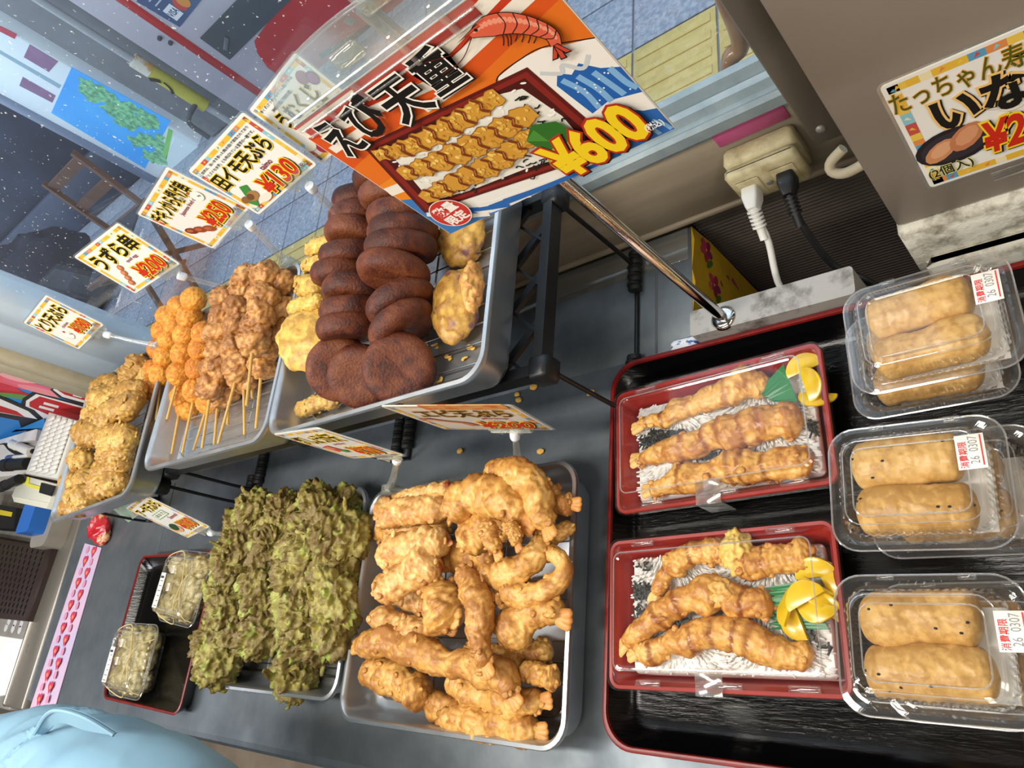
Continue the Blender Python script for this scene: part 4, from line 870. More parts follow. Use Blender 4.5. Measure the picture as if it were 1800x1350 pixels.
bshrimp(bs+'bottom one', K7, [(430, 780), (580, 735), (760, 690), (960, 660), (1140, 635), (1290, 635)], 78, [.38, .7, 1, 1, 1, .75], 2003, [.036, .037, .038, .038, .037, .035], (.22, .55, .62, .75))
bs = 'sauced shrimp tempura in the front bento, '
bshrimp(bs+'curling from the top left', K8, [(450, 440), (500, 330), (590, 250), (710, 215), (840, 190)], 62, [.5, .75, 1, 1, .9], 2011, [.036, .037, .038, .038, .036], (.3, .62))
bshrimp(bs+'fat one at the top right', K8, [(880, 290), (1000, 270), (1130, 245), (1300, 215)], 92, [.85, 1, 1, .8], 2012, [.037, .038, .038, .036], (.1, .22, .4), ())
bshrimp(bs+'longest one through the middle', K8, [(285, 700), (400, 600), (520, 500), (680, 450), (850, 470), (1080, 510)], 80, [.42, .7, .95, 1.1, 1.1, .85], 2013, [.037, .039, .040, .041, .040, .037], (.30, .45, .72, .84))
bshrimp(bs+'nearest the front wall', K8, [(350, 745), (520, 705), (720, 655), (880, 665), (1080, 720), (1290, 765)], 76, [.45, .85, 1, 1, .95, .8], 2014, [.036, .037, .039, .039, .037, .035], (.12, .38, .5, .62, .7))
(V, F), cr = blob(at(*K8(780, 430), .046), (.016, .012, .008), 2021, None, (.35, .3, .15)); add('batter_flake', (V, F), F_BENTO, label='curled pale batter flake on the middle shrimp of the front bento', cat='batter', attrs={'crisp': cr*.5, 'sauce': cr*0})
(V, F), cr = blob(at(*K8(880, 200), .044), (.011, .016, .009), 2022, None, (.45, .4, .2)); add('batter_flake', (V, F), F_TAIMO, label='whitish batter flake at the rear wall of the front bento', cat='batter', attrs={'crisp': cr*.3})
def nori(label, conv, spots, seed):
    rg = random.Random(seed); P = []
    for (x, y, sx, sy, n) in spots:
        for _ in range(n):
            p = at(*conv(x+rg.uniform(-sx, sx), y+rg.uniform(-sy, sy)), .0335+rg.uniform(0, .002)); a = rg.uniform(0, 6.28); L = rg.uniform(.004, .009); d = np.array([math.cos(a), math.sin(a), rg.uniform(-.3, .3)])
            P.append(bar([p-d*L*.5, p+(.001*rg.uniform(-1, 1), .001*rg.uniform(-1, 1), .0006), p+d*L*.5], .0019, .0004))
    add('nori_shreds', merge(*P), nori_m, label=label, cat='seaweed', kind='stuff')
nori('black nori shreds between the shrimp in the rear bento', K7, [(520, 495, 90, 22, 110), (420, 530, 45, 28, 45), (760, 600, 80, 18, 40), (1290, 460, 25, 35, 30), (820, 440, 80, 14, 20)], 1)
nori('black nori shreds at the left end of the front bento', K8, [(385, 420, 40, 40, 60), (400, 300, 45, 35, 8), (385, 530, 35, 40, 20), (620, 590, 50, 16, 24), (1250, 650, 40, 16, 24), (1350, 720, 40, 25, 6)], 2)
def pickle(conv, x, y, z, a, tilt, seed, lb, half=True, r=.0175):
    c = at(*conv(x, y), z); g = np.linspace(0, math.pi if half else 2*math.pi, 18, endpoint=half); rg = random.Random(seed)
    lp = []
    for k, (zz, s) in enumerate(((-.0016, .94), (-.0009, 1), (.0009, 1), (.0016, .94))):
        P = np.stack([s*r*np.cos(g)*(1+.03*np.sin(5*g)), s*r*np.sin(g) - (r*.4 if half else 0), zz + .0025*np.cos(2*g+seed)], 1); lp.append(P)
    V, F = loft(lp); ct_, st = math.cos(tilt), math.sin(tilt); V = V @ np.array([[1, 0, 0], [0, ct_, st], [0, -st, ct_]]); add('pickle_slice', (rotz(V, a)+c, F), pick_m, label=lb, cat='pickle', group='yellow pickle slices in the bento boxes')
pk = 'yellow pickled radish slice in the rear bento, '
pickle(K7, 1235, 120, .040, .25, .3, 1, pk+'uppermost'); pickle(K7, 1275, 215, .044, -1.35, .25, 2, pk+'middle, upright'); pickle(K7, 1300, 300, .038, 2.9, .3, 3, pk+'lowest')
pk = 'yellow pickled radish slice in the front bento, '
for i, (x, y, z, a, tl, s) in enumerate([(1290, 300, .041, .1, .35, 'top'), (1380, 350, .037, -1.2, .3, 'touching the clear pack'), (1230, 430, .046, .5, .3, 'centre, on the others'), (1150, 490, .041, 1.2, -.4, 'left'), (1300, 520, .042, 2.9, .2, 'lower centre'), (1180, 580, .036, 1.9, -.3, 'lowest left'), (1370, 500, .038, -.6, .3, 'lower right'), (1310, 430, .041, 2.6, .3, 'wedged behind the centre one')]): pickle(K8, x, y, z, a, tl, 10+i, pk+s)
def leaf(conv, pts, teeth, z, lb):
    P = [at(*conv(x, y), h) for (x, y), h in zip(pts, z)]; a, b, c, d = P; n = 15; top = []; bot = []
    for k in range(n):
        t = k/(n-1); top.append(a+(b-a)*t + ((c-b)*(.20 if k % 2 else 0)) + np.array([0, 0, .002*math.sin(7*t)])); bot.append(d+(c-d)*t)
    V = np.vstack([top, bot]); V = np.vstack([V, V-(0, 0, .0005)]); m = 2*n; F = []
    for k in range(n-1): F += [(k, k+1, n+k+1, n+k), (m+k+1, m+k, m+n+k, m+n+k+1), (k+1, k, m+k, m+k+1), (n+k, n+k+1, m+n+k+1, m+n+k)]
    F += [(0, n, m+n, m), (n-1, m+n-1, m+2*n-1, 2*n-1)]; add('leaf_divider', (V, F), leaf_m, label=lb, cat='leaf divider', smooth=False)
leaf(K7, [(990, 270), (1070, 320), (1205, 320), (1130, 120)], 8, (.039, .037, .037, .042), 'green plastic leaf divider by the pickles of the rear bento')
leaf(K8, [(1030, 400), (1050, 620), (1370, 620), (1240, 360)], 8, (.038, .034, .033, .038), 'green plastic leaf divider under the pickles of the front bento')

# ------------------------------------------------------------------ clear packs of stuffed tofu pouches
def pack_parts(t, c, a, w, d, s=1.0, M=232):
    lid = [(0, .0225, 0), (0, .0236, 0), (.004, .0240, 0), (.0075, .0226, 0), (.0095, .0228, 0), (.0105, .0265, 0), (.0112, .0285, .010), (.0122, .0340, .010), (.0135, .0375, 0), (.0150, .0405, 0), (.0185, .0420, 0), (.0225, .0420, 0), (.0240, .0408, 0), (.030, .0408, 0)]
    bs_ = [(0, .0222, 0), (0, .0212, 0), (.006, .0210, 0), (.0095, .0180, 0), (.0115, .0160, .008), (.0135, .0060, .008), (.0165, .0016, 0), (.021, .0002, 0)]
    f = lambda L: [trim_loop(w-2*i, d-2*i, max(.020-i*.5, .007), z*s, M, q) for i, z, q in L]
    add('lid', setpos(loft(f(lid), False, True), a, c), pack_m, t, smooth=False); add('base', setpos(loft(f(bs_), False, True), a, c), pack_m, t, smooth=False)
    P = trim_loop(w-.046, d-.046, .009, .0418*s, 60); P = np.vstack([P, P[:1]]); add('lid_ridge', setpos(tube(P, .0006, 5), a, c), edge_m, t)
    P = trim_loop(w, d, .020, .0228*s, 80); P = np.vstack([P, P[:1]]); add('flange_edge', setpos(tube(P, .0008, 5), a, c), edge_m, t)
    P = trim_loop(w-.033, d-.033, .012, .0414*s, 80); P = np.vstack([P, P[:1]]); add('lid_shoulder', setpos(tube(P, .0005, 5), a, c), edge_m, t)
    for lx in (-.03, .024): add('latch', setpos(bx(lx, lx+.012, d/2-.004, d/2+.0005, .0238*s, .0265*s, .0008), a, c), pack_m, t)
def sticker(t, o, r=(0, 1, 0), u=(-1, 0, .0), w=.026, h=.0185):
    s = add('sticker', place(bx(-w/2, w/2, -h/2, h/2, 0, .0003, .0001), o, r, u), lam_m, t)
    p = Print(); p.z = .0004; p.text('消費期限', -w*.46, w*.30, h*.12, h*.42, '#d43a3a', .012); p.text('26  0307', -w*.36, w*.44, -h*.26, h*.06, '#8f8a8a', -.004); p.line([(-w*.42, -h*.38), (w*.46, -h*.38)], h*.05, '#d43a3a'); p.build('sticker_print', o, r, u, s)
    return s
def pouch(lb, p0, p1, r, seed, spots=True):
    P0, P1 = np.array(p0), np.array(p1); m = (P0+P1)/2 + np.array([0, .0015, .001])
    (V, F), cr, t_ = piece([P0, m, P1], np.array([.94, 1.0, 1.0, 1.0, .92])*r, seed, 90, 52, .80, (.10, .05, .03), (.9, 2.2, 7), wob=.10, endk=.55)
    o = thing('tofu_pouch', lb, 'tofu pouch', ((P0+P1)/2 - (0, 0, r)), 'stuffed tofu pouches'); add('pouch', (V, F), F_INARI, o, attrs={'crisp': cr})
    if spots:
        rg = random.Random(seed); sp = []
        for k in range(5):
            i = rg.randrange(len(V)); 
            for _ in range(60):
                i = rg.randrange(len(V)); q = V[i] - (P0+P1)/2
                if q[2] > r*.45 and q[1] < r*.6: break
            sp.append(blob(V[i], (.0014, .0010, .0007), k, None, (0, 0, 0), n=6)[0])
        add('sesame_seed', merge(*sp), ink('#1d1712'), o)
def inari_pack(label, cx, cy, z, a, pl, stick=None, spots=True, seed=1, w=.126, d=.100):
    t = thing('clear_pack', label, 'food pack', (cx, cy, z)); c = (cx, cy, z); pack_parts(t, c, a, w, d)
    add('paper_liner', setpos(bx(-.030, .048, -.034, .030, .001, .0016, .0002), a, c), lam_m, t)
    R = lambda x, y, h: rotz(np.array([[x, y, 0]]), a)[0] + (cx, cy, z+h)
    pouch('stuffed tofu pouch, rear one in the '+pl, R(-.046, .0175, .0190), R(.036, .0195, .0190), .0188, seed, spots); pouch('stuffed tofu pouch, front one in the '+pl, R(-.045, -.0205, .0185), R(.040, -.0185, .0185), .0185, seed+5, spots)
    if stick: sticker(t, R(stick[0], stick[1], .0425))
    return t
H1, H2 = Z0, Z0+.0430
inari_pack('clear pack of tofu pouches, lower of the rear stack', -.1215, .2925, H1, .02, 'lower pack of the rear stack', (.048, -.004), False, 3001)
inari_pack('clear pack of tofu pouches, top of the rear stack by the plinth', -.1085, .2985, H2, .03, 'top pack of the rear stack', (.047, .010), False, 3011)
inari_pack('clear pack of tofu pouches, lower of the middle stack', -.117, .170, H1, -.01, 'lower pack of the middle stack', None, True, 3021)
inari_pack('clear pack of tofu pouches, top of the middle stack', -.1345, .168, H2, -.035, 'top pack of the middle stack', (.043, .016), True, 3031)
inari_pack('clear pack of tofu pouches, lower of the front stack', -.120, .050, H1, .0, 'lower pack of the front stack', None, True, 3041)
inari_pack('clear pack of tofu pouches, top of the front stack', -.1400, .0500, H2, -.02, 'top pack of the front stack', (.055, .010), True, 3051)
inari_pack('clear pack of tofu pouches cut off at the right edge', .004, .160, H2, -.03, 'pack at the right edge', None, True, 3061)
inari_pack('clear pack of tofu pouches under the one at the right edge', .006, .158, H1, .0, 'pack under the right edge one', None, True, 3071)

# ------------------------------------------------------------------ snack packs on the small tray
band_m = mat('rubber_band', '#d9c48a', .5)
def snack_pack(lb, pl, cx, cy, a, seed):
    z = .005; t = thing('snack_pack', lb, 'food pack', (cx, cy, z)); c = (cx, cy, z); w, d = .150, .132; pack_parts(t, c, a, w, d, 1.22, 160)
    R = lambda x, y, h: rotz(np.array([[x, y, 0]]), a)[0] + (cx, cy, z+h)
    k = 0
    for y in (.036, .002, -.034):
        for x in (-.040, -.005, .034):
            rg = random.Random(seed+k); (V, F), cr = blob(R(x+rg.uniform(-.004, .004), y, .024), (.024, .020, .019), seed+k*3, None, (.3, .3, .15), n=30)
            add('snack_piece', (V, F), F_SNACK, label='cream battered snack, %s %s in the %s' % (('rear', 'middle', 'front')[k//3], ('left', 'centre', 'right')[k % 3], pl), cat='snack', group='cream snacks in the far packs', attrs={'crisp': cr}); k += 1
    for pth in ([(-.072, .03, .03), (-.05, .05, .050), (.0, .062, .048), (.03, .03, .052), (.045, -.02, .052), (.062, -.05, .045), (.07, -.056, .03)], [(-.068, -.02, .03), (-.05, -.045, .05), (.0, -.066, .03), (.03, -.03, .053), (.05, .02, .052), (.072, .04, .03)]):
        add('rubber_band', tube([R(*q) for q in pth], .0009, 6, 40), band_m, t)
    o = R(-.045, -.012, .0525); s = add('product_label', place(bx(-.032, .032, -.010, .010, 0, .0003, .0001), o, (-math.sin(a), math.cos(a), 0), (-1, 0, 0)), lam_m, t)
    p = Print(); p.z = .0004
    rg = random.Random(seed); p.text('もずく', -.006, .020, .002, .008, '#3a3a3a') if False else None
    for q in range(6): p.line([(-.028+q*.009, -.007), (-.028+q*.009, rg.uniform(.000, .007))], .0014, '#6b6b70')
    p.line([(.024, -.006), (.024, .007)], .004, '#3c3c40')
    p.build('label_print', o, (-math.sin(a), math.cos(a), 0), (-1, 0, 0), s)
    for yy in (-.004, .028):
        o = R(-.012, yy, .0525); s = add('price_sticker', place(bx(-.007, .007, -.005, .005, 0, .0003, .0001), o, (0, 1, 0), (-1, 0, 0)), lam_m, t); p = Print(); p.z = .0004; p.line([(-.005, .002), (.005, .002)], .0016, '#d05a5a'); p.line([(-.004, -.002), (.004, -.002)], .0014, '#a09a9a'); p.build('sticker_print', o, (0, 1, 0), (-1, 0, 0), s)
q = at(322, 1032, .035); snack_pack('clear snack pack with rubber bands, rear one on the small tray', 'rear snack pack', q[0], q[1], -.10, 4001)
q = at(232, 1160, .035); snack_pack('clear snack pack with rubber bands, front one hanging over the small tray edge', 'front snack pack', q[0], q[1], -.02, 4101)
# ------------------------------------------------------------------ price cards
RED, YEL, BLK, PLUM = '#c92a16', '#f2cf2a', '#15120e', '#8a2440'
def border(p, w, h, seed, b=.0052):
    rg = random.Random(seed); cols = ['#e6b83a', '#e6b83a', '#5b9cc0', '#dd8a4a', '#e8c450', '#c4504a', '#8cc4d4', '#e8c450', '#e6b83a', '#efe2b4']
    m = .0035
    for side in range(4):
        L = w if side % 2 == 0 else h; x = -L/2+m; k = rg.randint(0, 9)
        while x < L/2-m:
            l = min(rg.uniform(.006, .016), L/2-m-x); 
            y = (h if side % 2 == 0 else w)/2 - m; z = p.lay() if False else p.z
            q = [(x, y-b), (x+l, y-b), (x+l, y), (x, y)]
            ang = (0, -math.pi/2, math.pi, math.pi/2)[side]; cs, sn = math.cos(ang), math.sin(ang)
            p.put(poly([(a*cs-c*sn, a*sn+c*cs) for a, c in q], p.z), cols[k % 10])
            if l > .008:
                mx = x+l/2; q = [(mx-.0022, y-b*.8), (mx+.0022, y-b*.5), (mx, y-b*.15)]; p.put(poly([(a*cs-c*sn, a*sn+c*cs) for a, c in q], p.z+.00008), cols[(k+3) % 10])
            x += l; k += 1
    p.z += .0002
def clip_stand(t, o, r, u, n, w, h, jx, rim, aged):
    cm = clip_y if aged else clip_m
    J = o + r*jx - u*(h/2 + .001)
    def L(x, y, z): return J + r*x + u*y + n*z
    jaw = [(-.024, .012), (.024, .012), (.024, -.004), (.019, -.004), (.018, -.009), (.011, -.009), (.010, -.005), (.004, -.005), (.003, -.010), (-.006, -.010), (-.007, -.005), (-.013, -.005), (-.014, -.009), (-.021, -.009), (-.024, -.004)]
    add('clip_jaw', place(merge(prism(jaw, .0012, .0032), prism(jaw, -.0032, -.0012)), J, r, u), cm, t, smooth=False)
    add('clip_ridge', place(merge(bx(-.024, .024, .002, .004, .0032, .0046, .0005), bx(-.015, -.012, -.009, .004, .003, .005, .0005), bx(.008, .011, -.009, .004, .003, .005, .0005)), J, r, u), cm, t, smooth=False)
    s0 = L(0, -.011, 0); rim = np.array(rim, float); dv = rim - s0; dl = np.linalg.norm(dv); dn = dv/dl
    add('swivel', lathe([(.0035, 0), (.0058, .001), (.0062, .004), (.0062, .010), (.0052, .013), (.003, .014)], s0, dn, 14), swivel_m, t)
    a = s0 + dn*.013; side = np.cross(dn, (0, 0, 1)); side /= np.linalg.norm(side)
    arm = [a, a + dn*(dl-.013)*.55, rim + (0, .002, .004)]
    add('clamp_arm', merge(tube(arm, [.0038, .0046, .006], 8, 10), *[tube([a + dn*(dl-.013)*.4 + side*sx*.003, rim + (0, .006, .012) + side*sx*.011, rim + (0, .016, .016) + side*sx*.012], [.003, .0035, .0025], 6, 8) for sx in (-1, 1)][:0]), cm, t)
    add('clamp_jaw', merge(bx(rim[0]-.010, rim[0]+.010, rim[1]-.006, rim[1]-.003, rim[2]-.022, rim[2]+.010, .001), bx(rim[0]-.010, rim[0]+.010, rim[1]+.004, rim[1]+.007, rim[2]-.020, rim[2]+.010, .001), bx(rim[0]-.008, rim[0]+.008, rim[1]-.005, rim[1]+.006, rim[2]+.005, rim[2]+.011, .001)), cm, t)
def price_card(label, c, r, u, w, h, fill, rim, seed, jx=.24, aged=False, stand=True, loc=None, bd=.0052):
    r = np.array(r, float); r /= np.linalg.norm(r); u = np.array(u, float); u -= r*(u @ r); u /= np.linalg.norm(u); n = np.cross(r, u); c = np.array(c, float)
    t = thing('price_card', label, 'price card', rim if rim is not None else c - u*h/2)
    lp = [rr(w, h, .004, z, 5) for z in (-.0006, .0006)]; add('card', place(loft(lp), c, r, u), lam_m, t, smooth=False)
    edge = [rr(w+.005, h+.005, .006, z, 5) for z in (-.0003, .0003)]; add('laminate_edge', place(loft(edge), c, r, u), clip_m, t, smooth=False)
    p = Print(); border(p, w, h, seed, bd); fill(p, w, h); p.build('card_print', c, r, u, t)
    if stand: clip_stand(t, c, r, u, n, w, h, jx*w, rim, aged)
    return t
def title(p, s, x0, x1, y0, y1, rot=0, skew=0): p.text(s, x0, x1, y0, y1, BLK, .028, rot, YEL, None, .045, skew)
def price(p, s, x0, x1, y0, y1, rot=0): p.text(s, x0, x1, y0, y1, RED, .03, rot, YEL, BLK, .045, .12)
def tax(p, w, h): p.text('(税込)', .36*w, .47*w, -.42*h, -.345*h, '#333333', .0)
def f_tori(p, w, h):
    title(p, 'とり天ぷら', -.40*w, .40*w, .06*h, .34*h); p.text('chicken', -.10*w, .10*w, -.06*h, .0*h, PLUM, .0); price(p, '¥180', -.02*w, .36*w, -.34*h, -.10*h)
    p.disc(-.22*w, -.20*h, .085*w, .10*h, '#f3efe6'); p.line([(-.31*w, -.2*h), (-.24*w, -.31*h), (-.14*w, -.26*h)], .0007, '#9a938a'); p.disc(-.20*w, -.10*h, .018*w, .03*h, '#c0392b'); p.disc(-.17*w, -.2*h, .01*w, .018*h, '#3a3a30'); p.disc(-.145*w, -.22*h, .01*w, .018*h, '#3a3a30'); tax(p, w, h)
def f_uzura(p, w, h):
    title(p, 'うずら串', -.40*w, .40*w, .05*h, .36*h); p.text('quail egg', -.02*w, .20*w, -.05*h, .02*h, PLUM, .0); price(p, '¥200', -.08*w, .38*w, -.40*h, -.13*h)
    p.line([(-.16*w, .04*h), (-.36*w, -.38*h)], .0007, '#5a3a22')
    for k in range(4): p.disc((-.19-.045*k)*w, (-.03-.095*k)*h, .045*w, .052*h, '#b5683c', .6); p.disc((-.195-.045*k)*w, (-.02-.095*k)*h, .03*w, .03*h, '#d98e62', .6)
    tax(p, w, h)
def f_chicken(p, w, h):
    title(p, 'チキンから揚げ串', -.44*w, .36*w, .14*h, .38*h); p.text('Japanese fried chicken', -.14*w, .36*w, .03*h, .10*h, PLUM, .0); price(p, '¥250', -.06*w, .36*w, -.36*h, -.10*h)
    p.line([(-.42*w, -.08*h), (.0*w, -.40*h)], .0009, '#c9a468')
    for k, (x, y) in enumerate([(-.34, -.14), (-.24, -.21), (-.14, -.29)]): p.disc(x*w, y*h, .075*w, .065*h, ('#7a2f18', '#93401f', '#9c4a24')[k], -.6, 9); p.disc((x-.01)*w, (y+.015)*h, .04*w, .03*h, '#b5643a', -.6, 8)
    p.disc(.30*w, .06*h, .07*w, .085*h, '#f4efe6'); p.disc(.31*w, .05*h, .008*w, .015*h, '#3a3a30'); p.disc(.33*w, .04*h, .008*w, .015*h, '#3a3a30'); p.disc(.27*w, .16*h, .014*w, .022*h, '#c0392b'); tax(p, w, h)
def f_taimo(p, w, h):
    p.text('田芋は、浅い水を張った畑(水田)で栽培されており', -.42*w, .40*w, .34*h, .385*h, '#333333', .0); p.text('「ミズイモ/水芋」とも呼ばれている里芋の一種です。', -.42*w, .40*w, .27*h, .315*h, '#333333', .0)
    title(p, '田イモ天ぷら', -.44*w, .40*w, .0*h, .24*h); p.text('taimo', .06*w, .22*w, -.12*h, -.05*h, PLUM, .01); price(p, '¥130', -.13*w, .34*w, -.42*h, -.15*h)
    p.poly([(-.36*w, -.20*h), (-.30*w, -.06*h), (-.22*w, -.10*h), (-.27*w, -.24*h)], '#3f8a3a'); p.poly([(-.38*w, -.42*h), (-.42*w, -.30*h), (-.34*w, -.26*h), (-.32*w, -.34*h)], '#3f8a3a')
    p.disc(-.40*w, -.24*h, .055*w, .055*h, '#8a6238'); p.disc(-.30*w, -.26*h, .075*w, .075*h, '#a87a48', .2); p.disc(-.33*w, -.25*h, .045*w, .05*h, '#6f4c2a', .2); p.disc(-.22*w, -.38*h, .09*w, .06*h, '#efe2d4'); tax(p, w, h)
def f_umu(p, w, h):
    p.text('芋くず(さつまいものでん粉)で作る', -.42*w, .24*w, .36*h, .405*h, '#333333', .0); p.text('沖縄の揚げ物料理。', -.30*w, .10*w, .28*h, .325*h, '#333333', .0)
    title(p, 'うむくじ', -.36*w, .30*w, .04*h, .25*h); title(p, '天ぷら', -.20*w, .34*w, -.18*h, .0*h)
    p.disc(.32*w, .30*h, .075*w, .075*h, '#8c4a5c', .4); p.disc(.40*w, .22*h, .07*w, .08*h, '#6d2f58', .4); p.disc(.40*w, .22*h, .05*w, .06*h, '#8e4a7c', .4)
    p.poly([(-.2*w, -.28*h), (-.08*w, -.18*h), (.0*w, -.28*h)], '#4d8a3c'); p.disc(-.26*w, -.34*h, .10*w, .09*h, '#a52f45', .3); p.disc(-.20*w, -.33*h, .09*w, .085*h, '#c24a5c', .3); p.disc(-.38*w, -.26*h, .08*w, .06*h, '#e9e6d6'); price(p, '¥130', .04*w, .40*w, -.42*h, -.22*h)
def f_ebi(p, w, h):
    p.text('エビ天ぷら', -.36*w, .38*w, .10*h, .36*h, '#1c1810', .03, 0, '#d9a83a', None, .03); p.text('shrimp', .08*w, .30*w, .0*h, .07*h, PLUM, .01); price(p, '¥200', -.04*w, .40*w, -.38*h, -.10*h)
    p.line([(-.40*w, .05*h), (-.30*w, -.06*h), (-.16*w, -.14*h), (-.10*w, -.28*h)], .010, '#c87a5a'); p.line([(-.38*w, .03*h), (-.29*w, -.08*h), (-.17*w, -.16*h)], .004, '#e8b49a'); p.line([(-.42*w, .08*h), (-.34*w, .02*h)], .003, '#8f4a36'); tax(p, w, h)
def f_cock(p, w, h):
    title(p, '紅しょうが天', -.40*w, .36*w, .10*h, .36*h); p.text('pickles', -.02*w, .2*w, .0*h, .06*h, PLUM, .0); price(p, '¥170', -.02*w, .38*w, -.36*h, -.10*h)
    p.poly([(-.36*w, -.02*h), (-.20*w, .02*h), (-.16*w, -.16*h), (-.32*w, -.22*h)], '#c8503c'); p.poly([(-.34*w, -.04*h), (-.22*w, -.01*h), (-.20*w, -.10*h), (-.31*w, -.14*h)], '#d97a64'); p.disc(-.16*w, -.2*h, .06*w, .05*h, '#4d8a3c', .3, 9)
def f_asa(p, w, h):
    title(p, 'アーサ天ぷら', -.42*w, .42*w, .20*h, .38*h); p.poly([(-.24*w, .03*h), (.22*w, .03*h), (.22*w, .16*h), (-.24*w, .16*h)], '#6f9a3a'); p.poly([(-.225*w, .042*h), (.205*w, .042*h), (.205*w, .148*h), (-.225*w, .148*h)], '#eeece6'); p.text('(あおさ)', -.20*w, .18*w, .055*h, .135*h, '#3f6a20', .02); p.text('Seaweed', .04*w, .36*w, -.06*h, .01*h, PLUM, .0)
    price(p, '¥100', -.06*w, .40*w, -.36*h, -.14*h); p.disc(-.27*w, -.24*h, .15*w, .11*h, '#d9a07a'); p.disc(-.26*w, -.20*h, .13*w, .085*h, '#1f4a2c', .2, 11)
def tip(px, py, z): return at(px, py, z)
RU = ZR + .056; RL = .052
price_card('white price card for chicken tempura, furthest left on the rear rims', (-1.3807, .530, .3625), (.9948, .0734, .0711), (-.082, .16, .984), .134, .0966, f_tori, (-1.262, .505, RU+.002), 1, .26)
price_card('white price card with a quail egg skewer picture, second from the left', (-1.0527, .530, .388), (.994, .0938, -.0566), (.0424, .1467, .988), .1287, .0958, f_uzura, (-1.005, .537, RU), 2, .28)
price_card('white price card with a fried chicken skewer picture, third from the left', (-.8497, .530, .3903), (.9862, -.0178, .1645), (-.163, .05, .985), .1364, .1006, f_chicken, (-.865, .536, RU), 3, .24)
price_card('white price card with a taro picture and two small text lines', (-.7017, .527, .392), (.9963, .0571, .0639), (-.07, .10, .992), .1351, .092, f_taimo, (-.715, .537, RU), 4, .22)
price_card('white price card with purple sweet potatoes, half hidden behind the poster', (-.5896, .545, .393), (.9858, -.0725, .1515), (-.136, .18, .974), .1206, .0932, f_umu, (-.60, .538, RU), 5, .16)
eb = price_card('white shrimp price card at the back of the shrimp tray, orange slip on top', (-.5034, .250, .189), (.901, -.0218, -.4333), (.42, -.21, .883), .128, .1681, f_ebi, (-.560, .2405, RL), 6, .12, True)
r0 = np.array((.901, -.0218, -.4333)); u0 = np.array((.42, -.21, .883)); u0 -= r0*(u0@r0)/(r0@r0); n0 = np.cross(r0, u0); cc = np.array((-.5034, .250, .189)) + u0*.082 + r0*.018
add('taped_slip', place(loft([rr(.082, .026, .003, z, 4) for z in (.001, .0018)]), cc, r0, u0), mat('slip_orange', '#dda05a', .45, col2='#d9622c', vs=70, lo=.5, hi=.55), eb)
price_card('white price card hanging over the gap behind the shrimp tray left corner', (-.7134, .250, .2052), (.9739, -.1569, .1642), (-.1624, .0244, .9864), .1339, .1092, f_cock, (-.795, .2405, RL), 7, .22, True)
price_card('white seaweed tempura price card between the far tray and the green fritters', (-1.3388, .235, .1164), (.9759, .027, .2167), (-.2157, .2749, .937), .1469, .1231, f_asa, (-1.205, .206, RL), 8, .22)
gs = at(205, 905, .09); add('green_leaflet', place(loft([rr(.12, .10, .004, z, 4) for z in (0, .0008)]), gs + (-.02, .03, .0), (.97, .05, .2), (-.2, .5, .8)), mat('leaflet_green', '#8fae98', .5, col2='#b5727a', vs=60, lo=.55, hi=.6), label='green printed leaflet tucked behind the seaweed price card', cat='leaflet')

def f_inari(p, w, h):
    ix = lambda px, py: at_y(px, py, .4188)[0] - ICX
    p.text('たっちゃん寿', ix(1563, 180), ix(1803, 95), .25*h, .42*h, '#5a5a10', .012, .0, '#e8b05a', None, .025)
    p.text('いな', ix(1638, 190), ix(1812, 150), -.02*h, .25*h, BLK, .04, .0, '#f2c67a', BLK, .05)
    cx = ix(1674, 248); dx = ix(1745, 225)-cx; w0 = w; w = dx/.20*1.02
    def dk(a, *k): p.disc(cx+a*w, *k)
    dk(.0, -.17*h, .20*w, .155*h, '#241f24', .1); dk(.0, -.17*h, .17*w, .125*h, '#332c33', .1)
    dk(-.07, -.18*h, .065*w, .11*h, '#c98a5e', -.75, 12); dk(-.065, -.17*h, .045*w, .075*h, '#dba27a', -.75, 9); dk(.07, -.13*h, .075*w, .12*h, '#c07a52', -.6, 12); dk(.075, -.12*h, .05*w, .085*h, '#d4956c', -.6, 9)
    p.text('(2個入)', ix(1632, 305), ix(1712, 285), -.42*h, -.31*h, '#2a2a20', .015, .03, '#e8e08a', None, .03); price(p, '¥200', ix(1735, 255), ix(1880, 205), -.34*h, -.08*h)
io = at_y(1725, 185, .4188)
q = [at_y(*k, .4188) for k in ((1548, 152), (1613, 337))]; hh = abs(q[0][2]-q[1][2]); wI = hh*1.42; ICX = q[0][0]+wI/2-.001
price_card('laminated tofu pouch sign taped on the taupe cabinet at the right edge', (q[0][0]+wI/2-.001, .4188, (q[0][2]+q[1][2])/2), (1, 0, .0), (0, 0, 1), wI, hh, f_inari, None, 9, stand=False, bd=.0075)
add('tape_piece', place(bx(-.018, .018, -.006, .006, 0, .0005, .0002), at_y(1790, 296, .4178), (1, 0, .02), (0, 0, 1)), tape_m, label='clear tape piece holding the tofu pouch sign', cat='tape')

